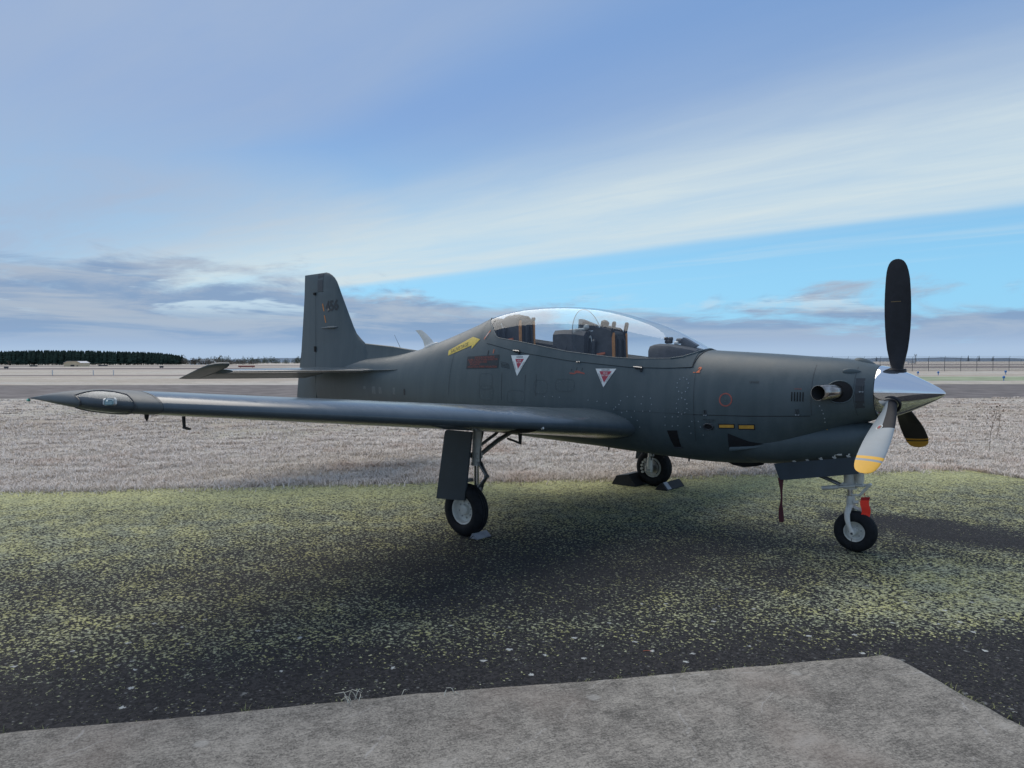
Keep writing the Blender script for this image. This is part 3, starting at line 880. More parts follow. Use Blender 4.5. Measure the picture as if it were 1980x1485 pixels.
# taxiway lights, marker boards, stakes
def lamp(lat, depth, label, s_=1.0):
    t_ = empty('taxiway_light', spot(lat, depth, -.02))
    m_ = MB(); m_.lathe([(0, .10), (.03, .10), (.05, .05), (.28, .045), (.30, .11)], (0, 0, 0), (0, 0, 1), 12); m_.build('stem', M['bluelamp'], t_)
    m_ = MB(); m_.lathe([(.30, .13), (.34, .16), (.52, .15), (.60, .09), (.63, 0)], (0, 0, 0), (0, 0, 1), 14); m_.build('lens', M['bluelamp'], t_)
    t_.scale = (s_, s_, s_)
    return tag(t_, label, 'light', 'blue taxiway edge lights')
lamp(52.0, 91, 'blue taxiway light nearest the spinner tip', .8)
lamp(54.6, 91, 'blue taxiway light second from the spinner', .8)
lamp(66.0, 95, 'blue taxiway light at right beyond the road', .9)
lamp(45.0, 65, 'nearest blue taxiway light at the right picture edge', .7)
for k, px_ in enumerate((1757, 1762.5, 1767.5)):
    d_ = 420.; t_ = empty('marker_board', spot((px_ - 990) / 1374.8 * d_, d_))
    m_ = MB(); m_.box((0, 0, 1.55), (1.0, .9, 1.7)); m_.build('board', M['whitepaint'], t_)
    m_ = MB(); m_.box((0, 0, .35), (.2, .2, .9)); m_.build('stand', M['fencepost'], t_)
    tag(t_, ('left', 'middle', 'right')[k] + ' of three white marker boards behind the propeller at right', 'marker', 'white marker boards')
t_ = empty('radio_mast', spot(500 * (1770.5 - 990) / 1374.8, 500))
m_ = MB()
for sx, sy in ((-.35, -.35), (.35, -.35), (0, .4)): m_.tube([(sx, sy, 0), (sx, sy, 6.0)], .1, 5)
for k in range(5): m_.tube([(-.35, -.35, k * 1.2), (.35, -.35, k * 1.2 + 1.2)], .06, 4)
m_.build('lattice', M['fencepost'], t_)
m_ = MB(); m_.box((0, 0, 6.2), (1.7, 1.2, .35)); m_.tube([(-.6, 0, 6.3), (-.6, 0, 7.2)], .08, 5); m_.tube([(.6, 0, 6.3), (.6, 0, 7.0)], .08, 5); m_.build('antenna_head', M['fencepost'], t_)
tag(t_, 'short lattice radio mast on the horizon right of the propeller', 'mast')
for k, (px_, d_) in enumerate(((102, 101), (181, 101), (220, 101))):
    t_ = tag(MB().tube([(0, 0, -.1), (0, 0, .72), (0, 0, .75)], [.07, .07, .03], 6).build('stake', M['whitepaint']), ('leftmost', 'middle', 'right')[k] + ' of three thin white stakes in the field above the wing tip', 'stake', 'white stakes in the field')
    t_.location = spot((px_ - 990) / 1374.8 * d_, d_)
for k, (px_, d_, w_, lb) in enumerate(((13, 205, 1.2, 'dark ground light at the far left picture edge'), (66, 300, 3.2, 'dark low sign on the runway left of the cream shed'), (313, 225, 1.2, 'dark ground light above the tailplane tip at left'), (200, 345, 4.5, 'low dark sign board just right of the cream shed'))):
    t_ = MB().box((0, 0, .45), (w_, .3, .55), None, .05).box((-w_ * .3, 0, .08), (.1, .1, .4)).box((w_ * .3, 0, .08), (.1, .1, .4)).build('runway_sign', M['fencepost'])
    t_.location = spot((px_ - 990) / 1374.8 * d_, d_); t_.rotation_euler.z = math.atan2(HR.y, HR.x)
    tag(t_, lb, 'sign')
t_ = MB().box((0, 0, .5), (5.5, .3, .55), None, .05).box((-2, 0, .1), (.12, .12, .5)).box((2, 0, .1), (.12, .12, .5)).build('runway_sign', M['redmark'])
t_.location = spot(-88, 236); t_.rotation_euler.z = math.atan2(HR.y, HR.x); tag(t_, 'low red runway sign board behind the tailplane', 'sign')

# ------------------------------------------------------------------ aircraft
# x: ztop, zbot, halfwidth, zmid, ntop, nbot
STN=[(3.35,1.712,1.236,.238,1.475,2.0,2.0),(3.30,1.728,1.215,.258,1.47,2.0,2.0),(3.15,1.764,1.155,.305,1.455,2.0,2.0),
(3.0,1.782,1.07,.347,1.43,2.0,2.0),(2.8,1.797,.945,.388,1.395,2.05,2.1),(2.5,1.821,.80,.425,1.36,2.1,2.2),(2.15,1.845,.725,.45,1.33,2.15,2.3),
(1.873,1.863,.712,.46,1.32,2.2,2.3),(1.74,1.874,.71,.463,1.32,2.2,2.3),
(1.614,1.937,.712,.466,1.32,2.2,2.3),(1.465,2.018,.718,.468,1.32,2.15,2.3),(1.219,2.131,.725,.47,1.31,2.1,2.3),(.962,2.22,.738,.47,1.31,2.1,2.3),
(.694,2.295,.75,.47,1.31,2.1,2.3),(.414,2.356,.765,.469,1.31,2.1,2.3),(.122,2.395,.775,.467,1.31,2.1,2.3),(-.145,2.415,.785,.465,1.31,2.1,2.3),
(-.42,2.423,.795,.462,1.31,2.1,2.3),(-.67,2.421,.805,.459,1.31,2.1,2.3),(-.928,2.402,.815,.454,1.31,2.1,2.3),(-1.15,2.370,.825,.447,1.315,2.1,2.3),
(-1.333,2.328,.835,.44,1.32,2.05,2.25),(-1.5,2.27,.845,.43,1.32,2.05,2.25),(-1.762,2.193,.86,.41,1.325,2.0,2.2),(-2.062,2.108,.88,.385,1.33,2.0,2.2),
(-2.4,2.02,.905,.352,1.34,2.0,2.2),(-2.86,1.915,.94,.30,1.35,2.0,2.1),(-3.4,1.845,.98,.235,1.37,2.0,2.1),(-4.0,1.81,1.02,.17,1.39,2.0,2.0),
(-4.6,1.79,1.05,.115,1.40,2.0,2.0),(-5.1,1.78,1.07,.07,1.40,2.0,2.0),(-5.36,1.775,1.08,.048,1.40,2.0,2.0)]
STN=sorted(STN)
def sec(x):
    n=len(STN)
    if x<=STN[0][0]: return STN[0][1:]
    if x>=STN[-1][0]: return STN[-1][1:]
    for i in range(n-1):
        if STN[i][0]<=x<=STN[i+1][0]: break
    def sl(j,k):
        if j<=0 or j>=n-1: 
            a=max(0,min(n-2,j)); return (STN[a+1][k]-STN[a][k])/(STN[a+1][0]-STN[a][0])
        d0=(STN[j][k]-STN[j-1][k])/(STN[j][0]-STN[j-1][0]); d1=(STN[j+1][k]-STN[j][k])/(STN[j+1][0]-STN[j][0])
        if d0*d1<=0: return 0.
        return 2*d0*d1/(d0+d1)
    h=STN[i+1][0]-STN[i][0]; t=(x-STN[i][0])/h
    r=[]
    for k in range(1,7):
        a,b=STN[i][k],STN[i+1][k]; m0,m1=sl(i,k)*h,sl(i+1,k)*h
        r.append((2*t**3-3*t*t+1)*a+(t**3-2*t*t+t)*m0+(-2*t**3+3*t*t)*b+(t**3-t*t)*m1)
    return r
def hw(x,z):
    zt,zb,w,zm,nt,nb=sec(x)
    if z>=zm: q=min(1,(z-zm)/(zt-zm)); n=nt
    else: q=min(1,(zm-z)/(zm-zb)); n=nb
    return w*max(0,1-q**n)**(1/n)


def lerp_tab(tab, x):
    if x <= tab[0][0]: return tab[0][1]
    for (a, va), (b_, vb) in zip(tab, tab[1:]):
        if x <= b_: return va + (vb - va) * (x - a) / (b_ - a)
    return tab[-1][1]


SILL = [(-1.30, 2.50), (-1.285, 2.318), (-1.20, 2.255), (-1.10, 2.18), (-1.03, 2.11), (-0.985, 2.068), (-0.93, 2.047), (-.6, 2.0), (.17, 1.867), (.8, 1.795), (1.06, 1.781), (1.46, 1.781), (1.58, 1.797), (1.66, 1.83), (1.72, 1.868), (1.735, 2.5)]
SKIRT = [(-1.13, 1.985), (-1.08, 1.978), (-.574, 1.872), (.2, 1.764), (1.02, 1.690), (1.45, 1.683), (1.68, 1.692), (1.735, 1.70)]
def sill(x): return min(lerp_tab(SILL, x), sec(x)[0])
def thof(x, z):
    zt, zb, w, zm, nt_, nb = sec(x)
    q = max(0.0, min(1.0, (z - zm) / (zt - zm)))
    return math.asin(q ** (nt_ / 2))
def spt(x, th, off=0.0, side=-1):
    """point on the body surface at angle th (-90 bottom, 90 top)"""
    zt, zb, w, zm, nt_, nb = sec(x)
    c, s_ = max(0.0, math.cos(th)), math.sin(th)
    if s_ >= 0: y = w * c ** (2 / nt_); z = zm + (zt - zm) * s_ ** (2 / nt_)
    else: y = w * c ** (2 / nb); z = zm - (zm - zb) * (-s_) ** (2 / nb)
    if off:
        y += off * c; z += off * s_
    return Vector((x, side * y, z))
def on(x, z, off=0.0):
    """point on the starboard skin"""
    e_ = 1e-3; h = hw(x, z); gx = (hw(x + e_, z) - hw(x - e_, z)) / (2 * e_); gz = (hw(x, z + e_) - hw(x, z - e_)) / (2 * e_)
    n = Vector((-gx, -1, -gz)).normalized()
    return Vector((x, -h, z)) + n * off


AC = empty('trainer_aircraft', (0, 0, 0))
tag(AC, 'dark grey single propeller military trainer aircraft parked on the mossy apron', 'aircraft')

# --- fuselage shell
xs = sorted(set([round(-5.36 + 0.06 * k, 4) for k in range(146)] + [3.35, 3.325, 3.3, -1.29, -1.283, 1.724, 1.732, 1.7, 1.74, 1.78]))
xs = [x for x in xs if -5.36 <= x <= 3.35]
NS = 30
v_, f_ = [], []
for side in (-1, 1):
    b0 = len(v_)
    for x in xs:
        lim = thof(x, sill(x))
        for j in range(NS + 1): v_.append(spt(x, -PI / 2 + (lim + PI / 2) * j / NS, 0, side))
    for i in range(len(xs) - 1):
        for j in range(NS):
            q = (b0 + i * (NS + 1) + j, b0 + (i + 1) * (NS + 1) + j, b0 + (i + 1) * (NS + 1) + j + 1, b0 + i * (NS + 1) + j + 1)
            f_.append(q if side < 0 else q[::-1])
# close the tail end and the cowl face
for xe in (0, len(xs) - 1):
    lp = [xe * (NS + 1) + j for j in range(NS + 1)]; rp = [len(xs) * (NS + 1) + xe * (NS + 1) + j for j in range(NS + 1)]
    for j in range(NS): f_.append((lp[j], lp[j + 1], rp[j + 1], rp[j]))
fus = mesh('fuselage', v_, f_, M['paint'], AC, doubles=1e-4, auto=50)

# --- chin intake cowl
def cring(x, zc, hz, w, rake=0.0, n=28, ex=2.2):
    r = []
    for k in range(n):
        a = 2 * PI * k / n; c, s_ = math.cos(a), math.sin(a)
        y = w * math.copysign(abs(c) ** (2 / ex), c); z = hz * math.copysign(abs(s_) ** (2 / ex), s_)
        r.append(Vector((x + rake * z, y, zc + z)))
    return r
mb = MB()
mb.loft([cring(3.20, 1.03, .115, .135, .45), cring(3.265, 1.03, .145, .168, .46), cring(3.258, 1.028, .157, .186, .45), cring(3.18, 1.02, .176, .215, .40), cring(3.02, 1.01, .193, .25, .26), cring(2.80, 1.0, .212, .295, .15), cring(2.6, .98, .212, .325, 0), cring(2.35, .965, .222, .35, 0), cring(2.05, .99, .23, .36, 0)], True, False, False)
chin = mb.build('chin_cowl', M['paint'], AC, auto=60)
mb = MB(); mb.loft([cring(3.20, 1.03, .118, .138, .45), cring(3.09, 1.03, .10, .12, .4)], True, False, True); mb.build('intake_mouth', M['soot_and_shade'], chin)
mb = MB(); mb.loft([cring(3.268, 1.030, .1475, .171, .46), cring(3.272, 1.030, .138, .160, .46), cring(3.258, 1.030, .127, .148, .46)], True, False, False); mb.build('intake_lip', M['steel'], chin)

# --- canopy: frame with arches, clear bubble
gx = sorted(set([round(-1.284 + 0.048 * k, 4) for k in range(63)] + [1.724, 1.70, 1.66, -1.26, -1.23]))
gx = [x for x in gx if -1.284 <= x <= 1.7245]
v_, f_ = [], []; NG = 18
for x in gx:
    lim = thof(x, sill(x))
    for j in range(2 * NG + 1):
        th = lim + (PI - 2 * lim) * j / (2 * NG)
        v_.append(spt(x, th if th <= PI / 2 else PI - th, 0.002, -1 if th <= PI / 2 else 1))
n1 = 2 * NG + 1
for i in range(len(gx) - 1):
    for j in range(n1 - 1): f_.append((i * n1 + j, (i + 1) * n1 + j, (i + 1) * n1 + j + 1, i * n1 + j + 1))
canopy = mesh('canopy', v_, f_, M['canopy'], AC, smooth=True)
fx = sorted(set([round(-1.13 + 0.05 * k, 4) for k in range(58)] + [-1.125, 1.70, 1.66]))
fx = [x for x in fx if x <= 1.701]
for side in (-1, 1):
    rings = []
    for x in fx:
        sk = lerp_tab(SKIRT, x); sl_ = sill(x) if x < 1.73 else sec(x)[0]
        if x < -0.985: sl_ = lerp_tab(SILL, x)
        sl_ = min(sl_, sec(x)[0] - .0005)
        t0, t1 = thof(x, sk), thof(x, sl_); r = [spt(x, t0, -.002, side)]
        for j in range(9): r.append(spt(x, t0 + (t1 - t0) * j / 8, .006, side))
        q = spt(x, t1, -.022, side); q.z -= .004; r.append(q)
        q = spt(x, t1, -.028, side); q.z -= .05; r.append(q)
        rings.append(r)
    MB().loft(rings, False).build('canopy_frame', M['paint'], canopy, auto=50)
    # seal line between glass and frame, gap under the frame
    pts = [spt(x, thof(x, min(sill(x), sec(x)[0] - .001)), .006, side) for x in fx if -1.28 < x < 1.72]
    MB().tube(pts, .0055, 6).build('canopy_seal', M['rubmark'], canopy)
    g = [spt(x, thof(x, lerp_tab(SKIRT, x)), .001, side) for x in fx]
    MB().tube(g, .0036, 6).build('canopy_gap', M['line'], canopy)
    # rear edge of the frame
    e_ = [spt(-1.132, thof(-1.132, z), .001, side) for z in [1.985 + .02 * k for k in range(16)]]
    MB().tube(e_, .0032, 6).build('canopy_gap', M['line'], canopy)
arc = [(-1.284, 0)]
rear = [spt(x, thof(x, sill(x)), .004, -1) for x in [-.985, -1.0, -1.03, -1.06, -1.1, -1.14, -1.18, -1.22, -1.25, -1.275, -1.284]]
rear += [Vector((p.x, -p.y, p.z)) for p in reversed(rear)]
MB().tube(rear, .009, 8).build('canopy_rear_seal', M['rubmark'], canopy)
front = [spt(x, thof(x, min(sill(x), sec(x)[0] - .0004)), .004, -1) for x in [1.46, 1.52, 1.58, 1.62, 1.66, 1.69, 1.71, 1.7225]]
front += [Vector((p.x, -p.y, p.z)) for p in reversed(front)]
MB().tube(front, .010, 8).build('windscreen_arch', M['paint'], canopy)
arch2 = []
for k in range(17):
    q = k / 16; xx = 1.705 + .060 * q ** 1.5; t0 = thof(xx, 1.692); arch2.append(spt(xx, t0 + (PI / 2 - t0) * q, .001, -1))
arch2 += [Vector((p.x, -p.y, p.z)) for p in reversed(arch2[:-1])]
MB().tube(arch2, .0045, 6).build('canopy_gap', M['line'], canopy)
# latches
for (x, z) in ((-.585, 1.882), (1.12, 1.688)):
    mb = MB(); c = on(x, z, .012); mb.box(c, (.085, .03, .03), None, .006); mb.box(on(x + .035, z - .028, .010), (.02, .02, .035), None, .004); mb.build('canopy_latch', M['darkmetal'], canopy)
    mb = MB(); mb.tube([on(x - .055, z + .004, .02), on(x + .04, z - .006, .028)], .007, 6); mb.tube([on(x + .045, z - .012, .018), on(x + .045, z - .005, .032)], .008, 6); mb.build('latch_handle', M['dullsteel'], canopy)
mb = MB()
for dx_ in (-.02, 0, .02): mb.tube([on(.345 + dx_, 1.752, .006), on(.345 + dx_, 1.742, .014)], .006, 6)
mb.split('handle_stud', M['dullsteel'], canopy)

# --- cockpit tub and furniture
txs = [-1.25, -1.0, -.6, -.2, .2, .6, 1.0, 1.4, 1.6]
rings = []
for x in txs:
    s_ = min(sill(x), sec(x)[0] - .03); w = hw(x, s_) - .03; w = max(w, .12)
    rings.append([Vector((x, -w, s_ - .012)), Vector((x, -w + .03, s_ - .05)), Vector((x, -w + .03, s_ - .62)), Vector((x, w - .03, s_ - .62)), Vector((x, w - .03, s_ - .05)), Vector((x, w, s_ - .012))])
tub = MB().loft(rings, False)
tub.add(rings[0], [tuple(range(6))]); tub.add(rings[-1], [tuple(range(6))])
tub = mesh('cockpit_tub', tub.v, tub.f, M['cockpit'], AC)
for side in (-1, 1):   # side consoles and sill ledges
    rg = [[spt(x, thof(x, sill(x) - .012), -.028, side) + Vector((0, side * 0, dz_)) + Vector((0, -side * dy_, 0)) for dz_, dy_ in ((0, 0), (0, .05), (-.05, .05), (-.05, 0))] for x in [-.9 + .1 * k for k in range(25)]]
    MB().loft(rg).build('cockpit_sill', M['cockpit'], tub)


def seat(xf, zt, name, horns):
    """headbox and back of an ejection seat; xf front face, zt headbox top"""
    w = .135
    body = MB()
    prof = [(xf, zt - .62), (xf - .015, zt - .06), (xf - .06, zt - .035), (xf - .17, zt), (xf - .23, zt - .015), (xf - .36, zt - .085), (xf - .39, zt - .16), (xf - .42, zt - .62)]
    body.prism([(a, -w, c) for a, c in prof], (0, 1, 0), 2 * w)
    st_ = body.build(name, M['seat'], AC, auto=30)
    mb = MB(); mb.box((xf + .005, 0, zt - .30), (.03, 2 * w - .07, .42), None, .01); mb.box((xf + .10, 0, zt - .78), (.42, .40, .16), None, .03); mb.build('cushion', M['seatdark'], st_)
    for sg in (-1, 1):
        mb = MB(); mb.prism([(xf + .002, sg * w - .017, zt - .62), (xf + .002, sg * w + .017, zt - .62), (xf - .012, sg * w + .016, zt - .07), (xf - .012, sg * w - .016, zt - .07)], (1, 0, 0), .022)
        mb.build('strap', M['orange'], st_)
        mb = MB()
        mb.tube([(xf - .02, sg * w, zt - .12), (xf - .005, sg * w, zt - .03), (xf + .012, sg * w, zt + horns), (xf + .012, sg * w, zt + horns + .012)], [.020, .024, .024, .012], 10); mb.build('handle', M['seatdark'], st_)
    mb = MB(); mb.box((xf - .10, 0, zt - .035), (.17, 2 * w - .03, .075), Matrix.Rotation(.20, 3, 'Y'), .024); mb.build('headrest_pad', M['seatdark'], st_)
    for sg in (-1, 1):
        MB().tube([(xf - .37, sg * (w + .022), zt - .62), (xf - .33, sg * (w + .022), zt - .05)], .017, 10).build('seat_rail', M['darkmetal'], st_)
        MB().tube([(xf - .02, sg * .05, zt - .10), (xf + .025, sg * .055, zt - .16), (xf + .03, sg * .06, zt - .34), (xf + .05, sg * .08, zt - .52)], [.012, .016, .016, .014], 8).build('harness', M['seatdark'], st_)
    MB().lathe([(-.10, 0), (-.098, .026), (.08, .028), (.10, .012), (.105, 0)], (xf - .25, -w - .028, zt - .24), (.1, 0, 1), 14).build('oxygen_bottle', M['darkmetal'], st_)
    mb = MB(); mb.box((xf - .16, -w - .012, zt - .31), (.11, .02, .028), Matrix.Rotation(-.12, 3, 'Y'), .004); mb.build('pull_tag', M['orangered'], st_)
    mb = MB(); mb.tube([(xf - .30, -w - .015, zt - .10), (xf - .27, -w - .02, zt - .2), (xf - .24, -w - .018, zt - .34), (xf - .22, -w - .02, zt - .42)], .006, 6); mb.tube([(xf - .30, -w - .015, zt - .10), (xf - .335, -w - .012, zt - .13)], .009, 6); mb.build('cable', M['gear'], st_)
    mb = MB(); mb.box((xf - .12, -w - .01, zt - .40), (.20, .05, .09), None, .012); mb.tube([(xf - .2, -w - .05, zt - .37), (xf - .02, -w - .05, zt - .40)], .014, 8); mb.tube([(xf - .17, 0.04, zt - .002), (xf - .17, .04, zt + .02)], [.03, .02], 10); mb.split('seat_mechanism', M['darkmetal'], st_)
    return st_


seat(-.765, 2.345, 'ejection_seat', -.045)
s2_ = seat(.615, 2.150, 'ejection_seat', .045)
mb = MB(); mb.lathe([(-.05, .0), (-.045, .045), (.04, .05), (.06, .02), (.062, 0)], (.42, -.02, 2.175), (.3, 0, 1), 12); mb.build('head_fitting', M['seatdark'], s2_)
mb = MB(); mb.lathe([(0, .02), (.02, .035), (.05, .03), (.06, 0)], (.22, -.1, 2.13), (0, 0, 1), 10); mb.tube([(-.02, -.1, 2.125), (.22, -.1, 2.135)], .016, 8); mb.build('canopy_strut', M['gear'], s2_)
# rear instrument hood, front coaming
mb = MB()
rg = []
for x, w, zt_, zb_ in ((-.20, .20, 2.09, 1.88), (-.17, .235, 2.125, 1.80), (-.02, .25, 2.13, 1.72), (.16, .25, 2.12, 1.72), (.28, .24, 2.10, 1.72)):
    rg.append([Vector((x, -w, zb_)), Vector((x, -w, zt_ - .05)), Vector((x, -w * .82, zt_)), Vector((x, w * .82, zt_)), Vector((x, w, zt_ - .05)), Vector((x, w, zb_))])
mb.loft(rg); hood = mb.build('rear_instrument_hood', M['seat'], AC, auto=30)
mb = MB(); mb.loft([[Vector((-.23, -.21, 1.86)), Vector((-.205, -.235, 1.93)), Vector((.05, -.25, 1.945)), Vector((.05, -.255, 1.80)), Vector((-.2, -.24, 1.80))], [Vector((-.23, .21, 1.86)), Vector((-.205, .235, 1.93)), Vector((.05, .25, 1.945)), Vector((.05, .255, 1.80)), Vector((-.2, .24, 1.80))]]); mb.build('hood_lower_panel', M['seatdark'], hood)
mb = MB(); mb.prism([(.05, -.03, 2.12), (.33, -.03, 2.12), (.30, -.03, 2.185), (.10, -.03, 2.26), (.06, -.03, 2.26)], (0, 1, 0), .06); mb.build('hood_top_panel', M['seat'], hood)
mb = MB()
rg = []
for x, w, zt_, zb_ in ((1.10, .20, 1.91, 1.80), (1.12, .235, 1.935, 1.74), (1.2, .25, 1.945, 1.70), (1.36, .245, 1.935, 1.70), (1.54, .20, 1.90, 1.72), (1.62, .15, 1.88, 1.74)):
    r = [Vector((x, -w, zb_)), Vector((x, -w, zt_ - .07)), Vector((x, -w * .86, zt_ - .02)), Vector((x, -w * .5, zt_)), Vector((x, w * .5, zt_)), Vector((x, w * .86, zt_ - .02)), Vector((x, w, zt_ - .07)), Vector((x, w, zb_))]
    rg.append(r)
mb.loft(rg); coam = mb.build('front_coaming', M['seat'], AC, auto=35)
mb = MB(); mb.box((1.26, -.04, 1.965), (.07, .07, .04), None, .01); mb.lathe([(-.02, .0), (-.018, .018), (.018, .018), (.02, 0)], (1.23, -.04, 2.0), (1, 0, 0), 10); mb.lathe([(-.02, .0), (-.018, .022), (.018, .022), (.02, 0)], (1.285, -.04, 1.995), (1, 0, 0), 10); mb.build('coaming_switch', M['seatdark'], coam)
mb = MB(); mb.prism([(1.40, -.035, 1.93), (1.55, -.035, 1.90), (1.585, -.035, 1.925), (1.46, -.035, 1.995), (1.425, -.035, 2.01)], (0, 1, 0), .07); mb.lathe([(-.03, 0), (-.028, .03), (.03, .03), (.032, 0)], (1.38, -.02, 1.972), (1, 0, 0), 12); mb.build('gunsight', M['seat'], coam)
mb = MB(); mb.lathe([(-.02, 0), (-.018, .02), (.02, .02), (.022, 0)], (1.375, -.085, 1.95), (1, 0, 0), 12); mb.build('sight_lens', M['whitepaint'], coam)
# inner screen between the cockpits
rg = []
for off in (0, .006):
    pts = []
    for k in range(29):
        a = -.15 + (PI + .30) * k / 28
        y = -.335 * math.cos(a); z = 1.95 + .425 * max(-.2, math.sin(a)); x = .19 - .07 * max(0, math.sin(a)) + off
        pts.append(Vector((x, y, z)))
    rg.append(pts)
scr = []
mb = MB(); n_ = len(rg[0])
mb.add(rg[0] + rg[1], [tuple(range(n_)), tuple(range(2 * n_ - 1, n_ - 1, -1))])
screen = mb.build('inner_screen', M['screen'], AC, auto=20)
MB().tube([(p[0] + .003, p[1], p[2]) for p in rg[0]], .0035, 6).build('screen_edge', M['darkmetal'], screen)

# --- wings
def foil(c, t_, camber=.02, n=22):
    up, lo = [], []
    for k in range(n + 1):
        x = .5 * (1 - math.cos(PI * k / n))
        yt = 5 * t_ * (.2969 * math.sqrt(x) - .126 * x - .3516 * x * x + .2843 * x ** 3 - .1030 * x ** 4)
        yc = camber / .16 * (.8 * x - x * x) if x < .4 else camber / .36 * (.2 + .8 * x - x * x)
        up.append((x * c, (yc + yt) * c)); lo.append((x * c, (yc - yt) * c))
    return up[::-1] + lo[1:]
TD = math.tan(math.radians(5.5))
def wing_ref(y):
    te = -1.18 + (1.18 - .3275) * y / 5.57; le = 1.045 + (.7425 - 1.045) * y / 5.57; ch = le - te
    z = .985 + y * TD; t_ = .15 - .03 * y / 5.57
    if y < .86:
        g = ((.86 - y) / .40) ** 2 * .05; le += g; t_ += .006 * min(1, g / .05)
    if y > 5.30:
        s_ = min(1, (y - 5.30) / .28); le -= (le - te) * .66 * (1 - math.sqrt(max(0, 1 - s_ ** 2.4))); t_ = t_ * (ch / (le - te)) * math.sqrt(max(.0004, 1 - s_ ** 2.4))
    return le, te, z, t_
INC = math.radians(1.5)
def wing_ring(y, side):
    le, te, z, t_ = wing_ref(y); ch = le - te
    tw = INC * (1 - .9 * y / 5.57)
    r = []
    for (px_, pz) in foil(ch, t_):
        X = le - px_; Z = pz - (px_ - .25 * ch) * math.tan(tw)
        r.append(Vector((X, side * y, z + Z)))
    return r
def wing_z(x, y, upper=True):
    le, te, z, t_ = wing_ref(y); ch = le - te; q = (le - x) / ch
    pts = foil(ch, t_, n=40); half = len(pts) // 2
    tab = sorted(((p[0], p[1]) for p in (pts[:half + 1] if upper else pts[half:])))
    return z + lerp_tab(tab, q * ch) - (q * ch - .25 * ch) * math.tan(INC * (1 - .9 * y / 5.57))
YS = [.25, .40, .46, .52, .58, .64, .70, .78, .86, 1.2, 1.7, 2.2, 2.8, 3.4, 4.0, 4.6, 5.0, 5.22, 5.30, 5.36, 5.41, 5.45, 5.48, 5.51, 5.535, 5.555, 5.568, 5.576]
for side in (-1, 1):
    wg = MB().loft([wing_ring(y, side) for y in YS if y <= 5.0] + [wing_ring(5.19, side)]).build('wing', M['wingpaint'], AC, auto=50)
    MB().loft([wing_ring(5.192, side)] + [wing_ring(y, side) for y in YS if y > 5.2]).build('wing_tip', M['tippaint'], wg, auto=50)
    if side < 0: WR = wg
    def strip_on(name, pts, upper, wd, off, mat):
        vs, fs = [], []
        for i, (x, y) in enumerate(pts):
            x2, y2 = pts[min(i + 1, len(pts) - 1)]; x1, y1 = pts[max(i - 1, 0)]
            L = math.hypot(x2 - x1, y2 - y1); nx, ny = -(y2 - y1) / L * wd / 2, (x2 - x1) / L * wd / 2
            for sg in (-1, 1): vs.append((x + sg * nx, side * (y + sg * ny), wing_z(x + sg * nx, y + sg * ny, upper) + (off if upper else -off)))
        for i in range(len(pts) - 1): fs.append((2 * i, 2 * i + 1, 2 * i + 3, 2 * i + 2))
        return mesh(name, vs, fs, mat, wg)
    # aileron and flap gaps, spar panel line, inboard walkway edge
    def frac(y, q): le, te, z, t_ = wing_ref(y); return le - (le - te) * q
    for up_ in (True, False):
        strip_on('control_surface_gap', [(frac(y, .72), y) for y in [.7 + .2 * k for k in range(23)]], up_, .010, .0022, M['line'])
    strip_on('panel_line', [(frac(y, .33), y) for y in [.9 + .2 * k for k in range(22)]], True, .005, .002, M['dkpaint'])
    strip_on('panel_line', [(frac(3.05, q), 3.05) for q in [.72 + .03 * k for k in range(9)]], True, .008, .0024, M['line'])
    strip_on('panel_line', [(frac(5.2, q), 5.2) for q in [.02 + .05 * k for k in range(19)]], True, .006, .0024, M['dkpaint'])
    strip_on('panel_line', [(frac(2.0, q), 2.0) for q in [.02 + .05 * k for k in range(14)]], True, .005, .0024, M['dkpaint'])
    # tip light under a clear lens
    ring_y = [5.34, 5.38, 5.42, 5.455, 5.485, 5.51, 5.53]
    def lens_pt(y, q, off):
        le, te, z, t_ = wing_ref(y); ch = le - te; upper = q >= 0; f = abs(q)
        x = le - f * ch; zz = wing_z(x, y, upper)
        n_ = Vector((1.0 * (1 - min(1, f * 6)), side * .75, (1 if upper else -1) * min(1, .25 + f * 3))).normalized()
        return Vector((x, side * y, zz)) + n_ * off
    qs = [-.20, -.16, -.12, -.08, -.045, -.018, -.004, .004, .018, .045, .08, .12, .16, .20]
    def lim(y): return 1.0 - .55 * abs((y - 5.435) / .10) ** 2
    rg = [[lens_pt(y, q * max(.25, lim(y)), .007) for q in qs] for y in ring_y]
    ln_ = MB().loft(rg, False).build('tip_light_lens', M['lens'], wg, auto=80)
    MB().tube([r[0] for r in rg] + rg[-1][1:] + [r[-1] for r in reversed(rg[:-1])] + list(reversed(rg[0]))[1:], .0045, 6).build('lens_edge', M['dkpaint'], wg)
    c = lens_pt(5.43, .012, .004); mb = MB(); mb.box(c + Vector((-.03, 0, .0)), (.10, .07, .042), Matrix.Rotation(side * .5, 3, 'Z'), .008); mb.build('position_light', M['whitepaint'], wg)
    mb = MB(); mb.box(c + Vector((.015, side * .03, -.004)), (.045, .04, .03), None, .006); mb.build('position_lamp_glass', plain('green_lamp_glass' if side < 0 else 'red_lamp_glass', (.30, .44, .46) if side < 0 else (.4, .05, .05), .2), wg)
    mb = MB(); te_ = wing_ref(5.575)[1]; mb.lathe([(-.01, .0), (-.008, .009), (.016, .009), (.02, 0)], (te_ - .004, side * 5.572, .985 + 5.575 * TD - .012), (1, 0, 0), 8); mb.build('tail_light', plain('tip_green', (.15, .5, .38), .3), wg)
    # drain mast, pitot, tie-down loops
    def under(x, y): return Vector((x, side * y, wing_z(x, y, False)))
